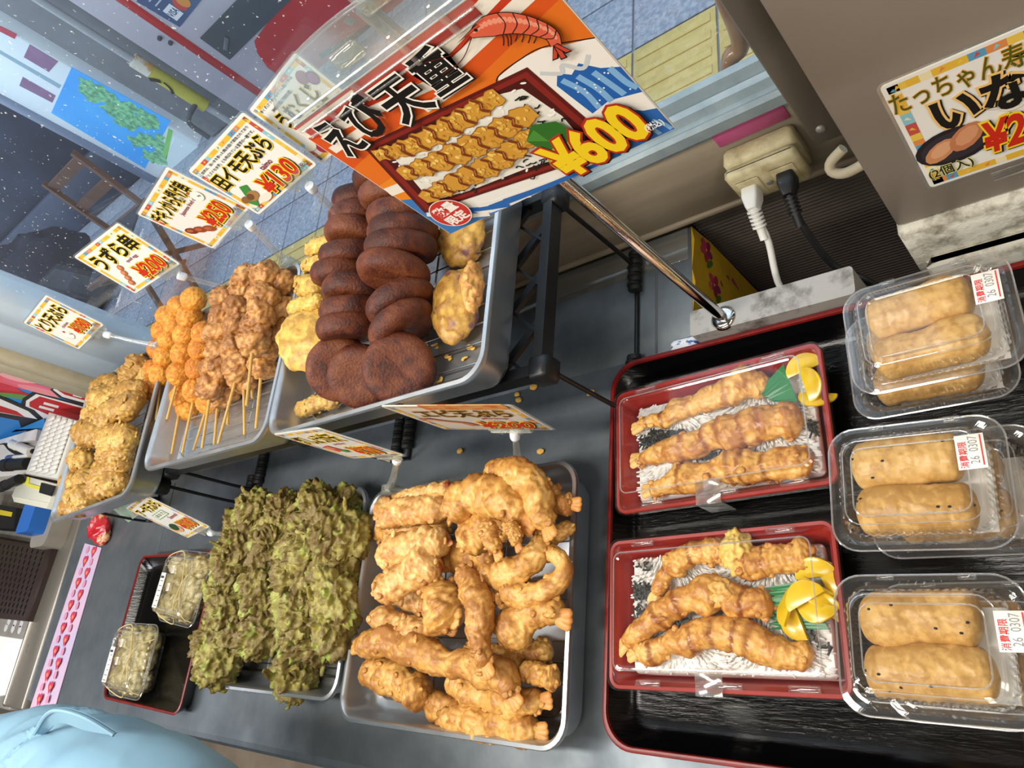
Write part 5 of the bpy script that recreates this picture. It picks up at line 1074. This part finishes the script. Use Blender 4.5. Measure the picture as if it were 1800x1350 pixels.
# ------------------------------------------------------------------ big poster in a clear clip on the pole
pw, ph = .2105, .1535; po = np.array((-.2905, .345, .4205)); t = thing('poster_stand', 'large orange and blue shrimp bento poster in a clear clip on the pole', 'poster', (-.296, .345, .344)); PR, PU = (1, 0, .0), (0, 0, 1)
add('poster_card', place(loft([rr(pw, ph, .002, z, 3) for z in (-.0008, .0006)]), po, PR, PU), lam_m, t, smooth=False)
p = Print(); p.step = .000004; X_ = lambda u: (u-.5)*pw; Y_ = lambda v: (v-.5)*ph; G = lambda pts: [(X_(u), Y_(v)) for u, v in pts]
p.poly(G([(.003, .32), (.003, .66), (.997, .66), (.997, .32)]), '#e8871f'); p.poly(G([(.003, .5), (.003, .997), (.997, .997), (.997, .60)]), '#e0701c'); p.poly(G([(.003, .66), (.003, .997), (.997, .997), (.997, .80), (.6, .70), (.3, .72)]), '#d65418'); p.poly(G([(.003, .90), (.003, .997), (.997, .997), (.997, .90), (.6, .84), (.2, .86)]), '#c63a1c')
for (a, b, c_, d, wd, cl_) in [(.0, .95, .30, .95, .010, '#efe6d8'), (.05, .90, .52, .80, .008, '#efe6d8'), (.55, .80, .95, .88, .009, '#efe6d8'), (.50, .86, .90, .96, .009, '#efe6d8'), (.02, .80, .20, .80, .007, '#efe6d8'), (.0, .44, .10, .42, .010, '#efe6d8'), (.42, .72, .62, .73, .006, '#efe6d8')]: p.line([(X_(a), Y_(b)), (X_((a+c_)/2), Y_((b+d)/2)), (X_(c_), Y_(d))], wd, cl_)
p.poly(G([(.66, .56), (.69, .665), (.79, .68), (.86, .67), (.92, .63), (.997, .59), (.997, .003), (.55, .003), (.60, .3)]), '#efeae2'); p.line([(X_(.66), Y_(.60)), (X_(.69), Y_(.665)), (X_(.79), Y_(.68)), (X_(.87), Y_(.67)), (X_(.997), Y_(.59))], .0009, '#1d1a18')
p.poly(G([(.003, .003), (.003, .36), (.10, .30), (.2, .02), (.3, .003)]), '#3f78b8')
p.poly(G([(.81, .49), (.84, .54), (.87, .50), (.91, .53), (.95, .46), (.997, .42), (.997, .26), (.90, .30), (.83, .28)]), '#1f5fae')
for k in range(4): p.line([(X_(.835+.045*k), Y_(.50-.02*k)), (X_(.86+.04*k), Y_(.40-.02*k)), (X_(.86+.045*k), Y_(.29))], .0042, '#7fb0dc')
for k in range(16): rg = random.Random(k); p.disc(X_(rg.uniform(.83, .98)), Y_(rg.uniform(.30, .46)), .0007, .0007, '#f2f2f0', 0, 6)
p.line([(X_(.80), Y_(.58)), (X_(.85), Y_(.53)), (X_(.87), Y_(.56)), (X_(.91), Y_(.50)), (X_(.95), Y_(.54))], .003, '#c9ced0')
p.poly(G([(.90, .18), (.93, .21), (.96, .17), (.997, .15), (.997, .003), (.80, .003), (.82, .08)]), '#2a66b2')
for k in range(3): p.line([(X_(.86+.05*k), Y_(.10)), (X_(.90+.04*k), Y_(.06)), (X_(.91+.04*k), Y_(.01))], .003, '#7fb0dc')
for k in range(4): p.line([(X_(.02+.1*k), Y_(.20-.05*k)), (X_(.10+.1*k), Y_(.10-.02*k)), (X_(.22+.1*k), Y_(.012))], .005, ('#e8e4dc', '#2a66b2')[k % 2])
p.line([(X_(.25), Y_(.05)), (X_(.5), Y_(.02)), (X_(.8), Y_(.015))], .006, '#2a66b2'); p.line([(X_(.3), Y_(.075)), (X_(.5), Y_(.04)), (X_(.7), Y_(.025))], .002, '#e8e4dc')
bq = [(.135, .754), (.785, .623), (.806, .034), (.035, .285)]
bq = [(.04, .66), (.76, .625), (.83, .045), (.045, .185)]
bq = [(.125, .735), (.785, .635), (.815, .035), (.02, .215)]
def bil(u, v):
    a, b, c_, d = [np.array(k) for k in bq]; q_ = (d*(1-u)+c_*u)*(1-v) + (a*(1-u)+b*u)*v; return X_(q_[0]), Y_(q_[1])
R_ = lambda *k: [bil(u, v) for u, v in k]
p.poly(R_((0, 0), (1, 0), (1, 1), (0, 1)), '#5c150f'); p.poly(R_((.02, .03), (.98, .03), (.98, .97), (.02, .97)), '#84221a'); p.poly(R_((.05, .07), (.95, .07), (.95, .93), (.05, .93)), '#4a100c')
rg = random.Random(9)
rice_poly = [(.08, .12), (.30, .09), (.6, .12), (.9, .10), (.93, .5), (.90, .86), (.7, .93), (.62, .86), (.3, .88), (.10, .8)]
p.poly(R_(*rice_poly), '#e9e5da')
for k in range(110):
    u, v = rg.uniform(.08, .93), rg.uniform(.10, .90); x, y = bil(u, v); p.disc(x, y, .0022, .0009, rg.choice(['#f7f5ee', '#f1eee4', '#d9d3c2']), rg.uniform(0, 3.1), 6)
for k in range(46):
    u, v = rg.choice([(.84, .72), (.80, .48), (.70, .16), (.62, .12), (.30, .15)]); x, y = bil(u+rg.gauss(0, .05), v+rg.gauss(0, .05)); p.line([(x-.002, y), (x, y+rg.uniform(-.002, .002)), (x+.003, y+rg.uniform(-.003, .003))], .0012, '#1c1c14')
for (ax, bx_, w0) in [([(.02, .86), (.22, .80), (.48, .82), (.80, .90)], 0, .017), ([(.06, .56), (.30, .54), (.58, .58), (.86, .66)], 0, .020), ([(.06, .20), (.28, .26), (.52, .32), (.78, .46)], 0, .019)]:
    pts = [bil(u, v) for u, v in ax]; Q_ = catmull([(a, b, 0) for a, b in pts], 40); T_ = np.gradient(Q_, axis=0); T_ /= np.linalg.norm(T_, axis=1)[:, None]; N_ = np.stack([-T_[:, 1], T_[:, 0], 0*T_[:, 0]], 1)
    wd = w0*.46*np.array([(.55+.55*math.sin(.3+2.5*k/40))*(1+.16*math.sin(k*1.3+w0*900)+.10*math.sin(k*2.9)) for k in range(40)])
    ol = lambda f: [tuple(q_[:2]) for q_ in Q_+N_*(wd*f)[:, None]] + [tuple(q_[:2]) for q_ in (Q_-N_*(wd*f)[:, None])[::-1]]
    p.poly(ol(1.06), '#8f5c1e'); p.poly(ol(.97), '#cf9636')
    for k in range(120):
        m_ = rg.randrange(1, 39); o_ = rg.uniform(-.8, .8); q_ = Q_[m_]+N_[m_]*wd[m_]*o_; p.disc(q_[0], q_[1], rg.uniform(.0008, .0026), rg.uniform(.0006, .0018), rg.choice(['#dca844', '#e8bd58', '#f0cc70', '#c98c30', '#e2b450'] if o_ > -.3 else ['#b97c28', '#cf9636', '#d9a23e']), rg.uniform(0, 3), 8)
    for k in range(3, 36, 5):
        a = [tuple((Q_[min(k+d, 39)]+N_[min(k+d, 39)]*wd[min(k+d, 39)]*f)[:2]) for d, f in ((0, 1.0), (1, .4), (0, -.2), (1, -.9))]; p.line(a, .0024, '#7a3410'); p.line([(x_+.0004, y_+.0004) for x_, y_ in a[1:3]], .0008, '#b8743c')
p.poly(R_((.72, .42), (.80, .55), (.90, .50), (.93, .30), (.86, .12), (.76, .16)), '#2f6b24'); p.poly(R_((.72, .42), (.79, .50), (.80, .34)), '#4a8a34')
p.disc(X_(.665), Y_(.135), .0165, .0145, '#a8942a', .2); p.disc(X_(.665), Y_(.140), .0150, .0128, '#c9b43a', .2)
for s_, u, v, sz, rt in (('え', .105, .842, .021, .06), ('び', .250, .855, .027, .05), ('天', .405, .825, .030, .0), ('重', .572, .850, .026, .0)):
    x, y = X_(u), Y_(v); p.text(s_, x-sz*.5, x+sz*.5, y-.0165, y+.0165, '#0f0c0b', .016 if s_ == '重' else .026, rt, '#f1ece2', '#0f0c0b', .036)
p.text('¥600', X_(.60), X_(.935), Y_(.035), Y_(.265), '#f3cf1e', .04, .10, '#b03016', '#171009', .04); p.text('(税込)', X_(.93), X_(.99), Y_(.06), Y_(.11), '#f5f5f0', .02)
p.disc(X_(.113), Y_(.149), .0172, .0172, '#efe6da', 0, 32); p.disc(X_(.113), Y_(.149), .0164, .0164, '#c5342c', 0, 32)
p.text('数量', X_(.113)-.011, X_(.113)+.011, Y_(.149)+.0005, Y_(.149)+.0115, '#f6f0e6', .03, .12); p.text('限定', X_(.113)-.010, X_(.113)+.011, Y_(.149)-.0125, Y_(.149)-.0015, '#f6f0e6', .03, .12)
# the drawn shrimp at the top right
sp = catmull([(X_(u), Y_(v), 0) for u, v in ((.738, .885), (.775, .882), (.815, .868), (.855, .835), (.893, .775), (.915, .71), (.905, .66))], 44)
TT_ = np.gradient(sp, axis=0); TT_ /= np.linalg.norm(TT_, axis=1)[:, None]; NN_ = np.stack([-TT_[:, 1], TT_[:, 0], 0*TT_[:, 0]], 1); rs_ = np.interp(np.linspace(0, 1, 44), [0, .1, .22, .4, .6, .8, 1], [.0012, .0042, .0068, .0070, .0060, .0046, .0030])
so = lambda f, d: [tuple(q_[:2]) for q_ in sp+NN_*(rs_*f+d)[:, None]] + [tuple(q_[:2]) for q_ in (sp-NN_*(rs_*f+d)[:, None])[::-1]]
for k, L_ in ((14, .008), (16, .009), (18, .008), (22, .005), (25, .005), (28, .005), (31, .004)): b_ = sp[k]-NN_[k]*rs_[k]*.8; p.line([tuple(b_[:2]), (b_[0]-.0015, b_[1]-L_*.5), (b_[0]-.005, b_[1]-L_)], .0009, '#4a1a12')
p.poly(so(1, .0006), '#1a0f0c'); p.poly(so(1, 0), '#d95f42')
for k in range(3, 41, 2):
    q_ = sp[k]+NN_[k]*rs_[k]*.35; p.disc(q_[0], q_[1], .0016, rs_[k]*.30, '#ec9478', math.atan2(TT_[k][1], TT_[k][0]), 9)
for k in (15, 20, 25, 29, 33, 37): p.line([tuple((sp[k]+NN_[k]*rs_[k])[:2]), tuple((sp[min(k+2, 43)])[:2]), tuple((sp[k]-NN_[k]*rs_[k])[:2])], .0006, '#2a120c')
e_ = sp[43]
for dx, dy in ((-.0065, -.0075), (-.0020, -.0100), (.0030, -.0080)): p.poly([(e_[0]-.0016, e_[1]+.001), (e_[0]+dx-.0022, e_[1]+dy), (e_[0]+dx+.0022, e_[1]+dy-.0008), (e_[0]+.0016, e_[1]+.001)], '#1a0f0c'); p.poly([(e_[0]-.001, e_[1]+.0005), (e_[0]+dx-.0014, e_[1]+dy+.0008), (e_[0]+dx+.0014, e_[1]+dy+.0002), (e_[0]+.001, e_[1]+.0005)], '#c8432c')
h_ = sp[4]; p.poly([(sp[0][0]-.010, sp[0][1]+.0012), (sp[6][0], sp[6][1]+.0048), (sp[7][0], sp[7][1]+.0025)], '#1a0f0c'); p.poly([(sp[0][0]-.008, sp[0][1]+.0014), (sp[6][0], sp[6][1]+.0042), (sp[7][0], sp[7][1]+.0028)], '#c8432c'); p.disc(h_[0], h_[1]+.0016, .0011, .0011, '#0d0a0a')
h_ = sp[0]; p.line([(h_[0], h_[1]), (h_[0]-.016, h_[1]-.003), (h_[0]-.036, h_[1]+.003)], .0006, '#5a1c12'); p.line([(h_[0], h_[1]-.001), (h_[0]-.016, h_[1]-.009), (h_[0]-.034, h_[1]-.010)], .0006, '#5a1c12')
p.build('poster_print', po, PR, PU, t)
top = po + (0, 0, ph/2)
hd = [(-.103, -.006), (-.099, .010), (-.095, .020)] + [(-.018-.075*math.cos(a), .021+.0155*math.sin(a)) for a in np.linspace(.12, 3.02, 18)] + [(.059, .020), (.063, .010), (.067, -.006)]
add('clip_head', place(merge(prism(hd, .0006, .0022), prism(hd, -.0036, -.0020)), top, PR, PU), clip_m, t, smooth=False)
P_ = np.array([(a, b, .0) for a, b in hd[1:-1]]); add('head_rim', place(tube(P_, .0018, 6), top, PR, PU), clip_m, t)
add('clip_bars', place(merge(*[bx(-.100, .064, y-.0009, y+.0009, .0018, .0042, .0005) for y in (-.012, -.005, .006)], *[bx(x-.002, x+.002, -.014, .012, .0018, .0050, .0006) for x in (-.068, -.036, .012, .046)]), top, PR, PU), clip_m, t, smooth=False)
add('clip_spring_box', place(merge(bx(-.030, -.006, .012, .024, .002, .008, .002), bx(.012, .044, .026, .050, .001, .004, .001)), top, PR, PU), clip_y, t)
add('see_through_strip', place(bx(-.100, .064, -.012, -.0055, .0008, .0016, .0003), top, PR, PU), mat('see_through_red', '#b8443c', .4), t)  # added strip: poster red as seen through the clear clip, put into colour

# ------------------------------------------------------------------ far left: wall print, till things, edge ribbon, sleeve
wp = thing('wall_print', 'glossy print of pink flowers on blue sky with red lettering beyond the window', 'poster', (-2.3, .571, .0)); wo = np.array((-1.838, .5694, 0.0))
add('print_sheet', bx(-2.75, -1.836, .5695, .5715, -.01, .62, .0004), lam_m, wp, smooth=False)
p = Print(); p.z = .0002
def wq(px, py): q_ = at_y(px, py, .569); return q_[0]+1.838, q_[2]
Wp = lambda pts: [wq(*k) for k in pts]
p.poly([(-.91, -.008), (-.003, -.008), (-.003, .615), (-.91, .615)], '#2f7fc8'); p.poly(Wp([(-20, 612), (8, 628), (-10, 650), (-40, 640)]), '#d8862c'); p.poly(Wp([(8, 628), (32, 637), (8, 660), (-15, 650)]), '#1860b8'); p.poly(Wp([(32, 637), (60, 645), (25, 668), (5, 662)]), '#a9c2e6'); p.poly(Wp([(64, 648), (76, 651), (52, 670), (46, 664)]), '#8fb6e4'); p.poly(Wp([(-60, 640), (0, 655), (15, 675), (-60, 690)]), '#b8cdea')
for x, y, a, b, rt, cl_ in [(8, 664, .10, .03, .4, '#c23a4a'), (30, 674, .12, .035, .5, '#d8606a'), (14, 688, .10, .03, .2, '#b52a34'), (60, 680, .12, .03, .45, '#d8687e'), (76, 688, .10, .025, .5, '#e08a94'), (44, 664, .07, .03, .3, '#e6b4a4'), (-10, 676, .1, .03, .4, '#c23a4a'), (26, 664, .06, .022, .6, '#e2a0a0')]:
    c_ = wq(x, y); p.disc(c_[0], c_[1], a*.55, b, cl_, -rt-.9, 14)
c_ = wq(28, 696); p.disc(c_[0], c_[1], .05, .02, '#5f8f4a', -.8)
def big(pts, ring, core):
    p.poly(Wp([(x+q_[0], y+q_[1]) for (x, y), q_ in zip(pts, ring[0])]), '#2b2a2c')
for outer, white, red, holes in [
    ([(40, 700), (58, 688), (200, 726), (190, 800), (40, 760), (30, 730)], [(46, 704), (64, 692), (196, 728), (186, 790), (44, 722)], [(52, 706), (70, 696), (190, 730), (182, 772), (52, 714)], [[(78, 706), (104, 713), (102, 717), (76, 710)], [(70, 712), (96, 719), (94, 723), (68, 716)]]),
    ([(88, 684), (122, 666), (170, 684), (210, 720), (190, 726), (104, 698)], [(93, 684), (120, 671), (166, 690), (180, 716), (110, 697)], [(100, 684), (118, 677), (156, 692), (166, 708), (114, 693)], [[(130, 690), (146, 694), (144, 699), (128, 695)]]),
    ([(-60, 680), (0, 694), (60, 720), (76, 735), (60, 744), (-60, 720)], [(-60, 690), (0, 700), (50, 722), (66, 736), (-60, 714)], [(-60, 700), (0, 712), (30, 722), (44, 732), (-60, 712)], [])]:
    p.poly(Wp(outer), '#2b2a2c'); p.poly(Wp(white), '#e6e3e0'); p.poly(Wp(red), '#b8282c')
    for hl in holes: p.poly(Wp(hl), '#e6e3e0')
p.build('sheet_print', wo, (1, 0, 0), (0, 0, 1), wp)

def quad_block(pts, z0, z1):              # a low block whose top face is given by four photo points on its height
    P = np.array([at(*k, z1) for k in pts]); P[:, 1] = np.minimum(P[:, 1], .566); b = .003; c = P.mean(0); I = c + (P-c)*.98
    return loft([np.column_stack([P[:, :2], np.full(4, z0)]), np.column_stack([P[:, :2], np.full(4, z1-b)]), np.column_stack([I[:, :2], np.full(4, z1)])])
zt = .170; kp = [(86, 724), (134, 739), (100, 842), (44, 832)]
t = thing('cash_register', 'white cash register with a grid of square keys by the far tray', 'cash register', at(90, 780, 0)+np.array((0, 0, -.012)))
add('body', quad_block(kp[::-1], -.012, zt), white_pl, t)
a, b, c_, d = [at(*k, zt) for k in kp]; first_k = None
for i in range(4):
    for j in range(11):
        u, v = .14+.82*(i+.5)/4, .05+.90*(j+.5)/11; q_ = (a*(1-u)+b*u)*(1-v) + (d*(1-u)+c_*u)*v; sx = np.linalg.norm(b-a)*.80/4*.42; sy = np.linalg.norm(d-a)*.88/11*.42
        if first_k is None: kb0 = q_; first_k = add('key', bx(q_[0]-sx, q_[0]+sx, q_[1]-sy, q_[1]+sy, zt, zt+.006, .002), white_pl, t)
        else: inst(first_k, t, q_-kb0)
t2 = thing('tape_dispenser', 'pale tape dispenser with a yellow label under the key grid', 'tape dispenser', at(60, 865, -.012))
add('body', quad_block([(36, 834), (98, 851), (84, 884), (20, 872)][::-1], -.012, .13), mat('dispenser_grey', '#c9c8b8', .5), t2); add('front_lip', quad_block([(20, 870), (84, 884), (80, 894), (24, 882)][::-1], -.012, .115), MAT['dispenser_grey'], t2)
add('yellow_label', quad_block([(42, 836), (52, 839), (50, 853), (38, 850)][::-1], .1295, .132), ink('#d6cf4a'), t2); add('yellow_label', quad_block([(48, 849), (70, 855), (68, 861), (46, 855)][::-1], .1295, .1325), ink('#d6cf4a'), t2); add('dark_slot', quad_block([(72, 848), (95, 854), (88, 872), (68, 866)][::-1], .1295, .1335), ink('#1a1a1c'), t2)
add('blue_sharpener', loft([rr(.10, .085, .012, z, 5, *at(46, 908, .09)[:2]) for z in (-.012, .085, .09)]), mat('blue_plastic', '#2366b8', .4), label='blue box with a round knob left of the far tray front corner', cat='box')
add('clear_tub', loft([rr(.13, .12, .03, z, 6, *at(76, 922, .05)[:2]) for z in (-.012, .045, .05)]), mat('tub_smoky', '#9a948a', .35, col2='#857f76', vs=6), label='smoky plastic tub beside the blue box', cat='tub')
add('black_box', quad_block([(-40, 880), (28, 892), (24, 930), (-40, 925)][::-1], -.012, .06), ink('#17181a'), label='black box with yellow strips at the left frame edge', cat='box'); 
add('yellow_strip', quad_block([(-20, 892), (20, 900), (18, 908), (-20, 902)][::-1], .0600, .063), ink('#c9b52a'), label='yellow strip lying on the black box at the left edge', cat='strip')
# till top clutter
zc = .135; add('till_cabinet', quad_block([(-130, 690), (84, 730), (44, 834), (-130, 850)][::-1], -.012, zc), mat('cabinet_white', '#cfcac4', .5, col2='#c2bdb6', vs=6), label='low white cabinet under the pens and cables at the far left', cat='cabinet')
add('blue_packet', quad_block([(30, 728), (78, 735), (80, 752), (32, 744)][::-1], zc, zc+.02), ink('#2a78b8'), label='blue packet on the white cabinet beside the key grid', cat='packet')
add('paper_bag', quad_block([(-10, 757), (64, 754), (60, 774), (-10, 780)][::-1], zc, zc+.02), mat('film_white', '#d6d5d4', .3, col2='#b9b8b8', vs=14), label='white film sleeve on the white cabinet', cat='sleeve')
def loop_(pts, r, m, lb, nm, cat): add('cable_loop', tube([at(*k, zc+.012) for k in pts], r, 8, 40), m, label=lb, cat=cat)
loop_([(-10, 752), (10, 742), (32, 742), (46, 752), (60, 757), (70, 752)], .007, ink('#141416'), 'black cable looping over the white cabinet, upper one', 'black_cord', 'cable'); loop_([(-10, 780), (8, 778), (20, 790), (36, 796), (60, 793)], .007, ink('#141416'), 'black cable looping over the white cabinet, lower one', 'black_cord', 'cable')
def pen(p0, p1, r, m, lb, cap=None):
    t = thing('marker_pen', lb, 'pen', at(*p0, zc)); A_, B_ = at(*p0, zc+r), at(*p1, zc+r); add('barrel', tube([A_, B_], r, 12), m, t); add('cap', tube([A_ + (A_-B_)*.02, A_ + (B_-A_)*.3], r*1.12, 12), cap or m, t)
pen((24, 781), (56, 795), .013, white_pl, 'white marker pen on the cabinet, upper'); pen((16, 806), (54, 803), .009, white_pl, 'slim white pen with blue clip on the cabinet', ink('#4a5a8a'))
pen((8, 818), (50, 815), .016, ink('#1a1a1c'), 'fat black marker pen on the cabinet'); pen((2, 856), (34, 842), .013, ink('#1c1c1e'), 'black pen with a pale band below the cabinet edge', ink('#232326'))
# perforated brown tray
t = thing('drain_tray', 'dark brown perforated plastic tray on the side counter', 'tray', at(30, 1020, -.012)); brown = mat('brown_plastic', '#2e1f1c', .5, col2='#271a18', vs=20)
dq = [at(*k, .02) for k in ((-120, 925), (92, 962), (46, 1092), (-120, 1075))]; add('tray_body', loft([np.array([k + (0, 0, -.032) for k in dq[::-1]]), np.array([k + (0, 0, -.004) for k in dq[::-1]]), np.array([(np.mean(dq, 0)+(k-np.mean(dq, 0))*.97) for k in dq[::-1]])]), brown, t)
hl = []
for i in range(30):
    for j in range(11):
        u, v = .04+.92*i/29, .10+.80*j/10; k = (dq[0]*(1-u)+dq[1]*u)*(1-v)+(dq[3]*(1-u)+dq[2]*u)*v; hl.append(lathe([(.0072, 0), (.0066, .0009), (.0055, .0002), (0, -.0004)], k + (0, 0, .0), (0, 0, 1), 8))
add('drain_holes', merge(*hl), ink('#0a0706'), t, kind='stuff')
add('white_sheet', quad_block([(-60, 1105), (0, 1114), (39, 1123), (8, 1222), (-60, 1235)][:1] + [(39, 1123), (8, 1222), (-60, 1235)], -.012, -.008)if False else quad_block([(-60, 1108), (39, 1123), (8, 1222), (-60, 1235)][::-1], -.012, -.009), lam_m, label='white sheet on the side counter at the left frame edge', cat='sheet')
add('perforations', merge(*[lathe([(.012, 0), (.011, .0015), (0, .0015)], at(x, y, -.0119), (0, 0, 1), 10) for x, y in ((16, 1092), (27, 1094), (38, 1096), (11, 1103), (23, 1105), (35, 1107))]), ink('#c2c4c6'), rc)
# pink ribbon along the edge
rb = thing('edge_ribbon', 'pink paper strip with little hearts along the counter left edge', 'ribbon', (-2.02, .05, .0)); rq = [at(*k, .001) for k in ((150, 955), (179, 963), (92, 1262), (48, 1262))]
V = np.array(rq); add('strip', loft([np.array([k for k in V[::-1]]), np.array([k + (0, 0, .0012) for k in V[::-1]])]), mat('ribbon_pink', '#dcb4c8', .4, col2='#b9b4d4', vs=9), rb)
p = Print(); p.z = .0030
for k in range(15):
    v = (k+.5)/15; u = .36 if k % 2 else .66; q_ = (rq[0]*(1-u)+rq[1]*u)*(1-v)+(rq[3]*(1-u)+rq[2]*u)*v; s_ = .015; hx, hy = q_[0]+2.02, q_[1]-.05
    for sx in (-1, 1): p.disc(hx+sx*s_*.45, hy+s_*.25, s_*.55, s_*.55, '#c23a5c')
    p.poly([(hx-s_*.95, hy+s_*.1), (hx, hy-s_*1.1), (hx+s_*.95, hy+s_*.1)], '#c23a5c'); p.disc(hx, hy, s_*.4, s_*.3, '#d98a4a')
    u = .7 if k % 2 else .3; q_ = (rq[0]*(1-u)+rq[1]*u)*(1-v)+(rq[3]*(1-u)+rq[2]*u)*v; p.disc(q_[0]+2.02, q_[1]-.05, .009, .009, '#cf8aa8')
p.build('heart_print', (-2.02, .05, .0), (1, 0, 0), (0, 1, 0), rb)
(V, F), cr, _ = piece([at(166, 912, .03), at(176, 930, .02), at(182, 958, .006)], np.array([.034, .03, .008]), 77, 30, 20, .4, (.3, .3, .1)); V[:, 2] = np.maximum(V[:, 2], .0005)
add('candy_wrapper', (V, F), mat('wrapper_red', '#b8202c', .3, col2='#c9a070', vs=24, lo=.55, hi=.6), label='red twisted snack wrapper at the top of the pink strip', cat='wrapper')
for i, (x, y) in enumerate(((1235, 1336), (1275, 1341), (1310, 1346))):
    q_ = at(x, y+6, -.03); add('candy_packet', loft([rr(.030, .02, .005, z, 4, q_[0], q_[1]-.012) for z in (-.10, -.012, -.008)]), mat('packet_%s' % ('purple', 'maroon', 'ochre')[i], ('#6a2a6e', '#7e2038', '#b07a2c')[i], .35), label=('purple', 'maroon', 'ochre')[i]+' packet peeking out below the large lacquer tray', cat='packet')
add('packet_ledge', bx(-.40, -.20, -.175, -.123, -.115, -.10, .002), steel_worn, label='narrow steel ledge under the counter front holding packets', cat='ledge')

# person in a pale blue jacket at the counter; only the sleeve reaches into the frame
blue = mat('jacket_blue', '#86abc0', .8, col2='#7aa0b6', vs=5, bump=(140, .12, .0008)); skin = mat('skin', '#d9a98c', .5, sss=.15); navy_t = mat('trousers_navy', '#2b3244', .8); hair_m = mat('hair_dark', '#1d1714', .6)
ARM = [(-230, 1425, .40), (-130, 1392, .35), (-40, 1370, .31), (30, 1358, .29), (95, 1358, .28), (165, 1376, .27), (280, 1432, .25), (380, 1520, .22)]
AP = np.array([at(x, y, z) for x, y, z in ARM]); sh = AP[0]; tc_ = np.array((sh[0]-.02, sh[1]-.17, 0))
pe = thing('person', 'person in a pale blue jacket, sleeve gathered by elastic, at the counter corner', 'person', (tc_[0], tc_[1], -.85))
def tfold(p): Q_ = catmull(AP, 200); return float(np.argmin(np.linalg.norm(Q_-p, axis=1)))/199
k = mpp(95, 1358, .28); R0 = 106*k
(V, F), cr, t_ = piece(AP, np.array([1.05, 1.05, 1.02, 1.0, .93, 1.0, 1.02, .9])*R0, 31, 190, 84, 1.0, (.04, .015, .0), (.8, 1.6, 3))
Q_ = catmull(AP, 400); ii = np.clip((t_*399).astype(int), 0, 399); d = V - Q_[ii]; d /= np.linalg.norm(d, axis=1)[:, None]+1e-9; a = np.arctan2(d[:, 2], d[:, 1]); w_ = np.zeros(len(V)); t0 = tfold(AP[4])+.045
for c0, s0, am, fq, ph in ((t0, .014, .055, 24, 0), (t0-.03, .03, .05, 13, 1), (t0+.035, .03, .06, 11, 2), (t0-.09, .05, .05, 5, .5), (t0+.14, .08, .05, 4, 1.5)): w_ += am*np.exp(-((t_-c0)/s0)**2)*np.sin(a*fq + ph + 9*(t_-c0)/s0*.3)
w_ -= .03*np.exp(-((t_-t0)/.012)**2); V = V + d*(w_*R0)[:, None]; add('jacket_sleeve', (V, F), blue, pe)
fl = catmull([at(*k_) for k_ in ((60, 1290, .34), (82, 1256, .35), (106, 1249, .35), (150, 1262, .34), (200, 1292, .32))], 24); lw = catmull([at(*k_) for k_ in ((78, 1292, .325), (94, 1276, .335), (110, 1271, .335), (150, 1284, .325), (200, 1293, .319))], 24)
add('sleeve_flap', merge(loft([fl, lw, lw + (0, .003, -.003), fl + (0, .003, -.003), fl], False, False, False), tube(fl, .0022, 6)), blue, pe)
hd = AP[-1]; dr = AP[-1]-AP[-2]; dr /= np.linalg.norm(dr); sd = np.cross(dr, (0, 0, 1)); sd /= np.linalg.norm(sd)
bp_ = [piece([tc_+(0, 0, .30), tc_+(0, 0, .47), tc_+(.01, .01, .53)], np.array([.16, .11, .055]), 61, 40, 30, 1, (.02, .0, .0))[0], piece([tc_+(.01, .01, .50), tc_+(.02, .03, .62), tc_+(.02, .03, .74)], np.array([.055, .088, .085]), 62, 40, 30, 1, (.02, 0, 0))[0],
       piece([hd-dr*.08, hd+dr*.03, hd+dr*.09], np.array([.030, .036, .032]), 63, 24, 16, .6, (.03, 0, 0))[0]]
for j_, (o_, l_) in enumerate(((-.030, .070), (-.010, .080), (.010, .076), (.028, .060))): b_ = hd+dr*.085+sd*o_; bp_.append(piece([b_, b_+dr*l_*.55+(0, 0, -.006), b_+dr*l_+(0, 0, -.022)], np.array([.0095, .009, .0075]), 64+j_, 18, 10, 1, (.03, 0, 0))[0])
b_ = hd+dr*.03-sd*.035; bp_.append(piece([b_, b_+dr*.03-sd*.022, b_+dr*.06-sd*.028], np.array([.011, .010, .008]), 70, 18, 10, 1, (.03, 0, 0))[0])
add('body', merge(*bp_), skin, pe)
add('jacket_body', merge(piece([tc_+(0, 0, -.22), tc_+(0, 0, .0), tc_+(0, 0, .28), tc_+(0, .01, .46)], np.array([.17, .16, .18, .12]), 71, 60, 44, .75, (.04, .02, .0))[0], piece([tc_+(0, .02, .42), (sh+tc_*(1, 1, 0)+(0, 0, .42))/2 if False else sh], np.array([.09, R0]), 72, 30, 30, 1, (.03, 0, 0))[0], piece([tc_+(0, -.14, .42), tc_+(-.02, -.24, .15), tc_+(.08, -.22, -.12)], np.array([.075, .065, .05]), 73, 40, 30, 1, (.04, .02, 0))[0]), blue, pe)
add('trousers', merge(*[piece([tc_+(0, q_, -.18), tc_+(.02, q_, -.5), tc_+(0, q_, -.80)], np.array([.095, .075, .055]), 74, 40, 30, 1, (.04, .02, 0))[0] for q_ in (-.085, .085)]), navy_t, pe)
add('hair', piece([tc_+(-.005, .02, .64), tc_+(.0, .025, .71), tc_+(.015, .03, .765)], np.array([.094, .102, .085]), 75, 40, 30, 1, (.05, .05, .02))[0], hair_m, pe)
for q_ in (-.085, .085): add('shoe', piece([tc_+(-.05, q_, -.825), tc_+(.06, q_, -.825), tc_+(.16, q_, -.83)], np.array([.04, .042, .032]), 76, 30, 20, .6, (.02, 0, 0))[0], hair_m, pe)

# ------------------------------------------------------------------ render-independent settings
SC.cycles.transparent_max_bounces = 40; SC.cycles.max_bounces = 8; SC.cycles.use_denoising = True
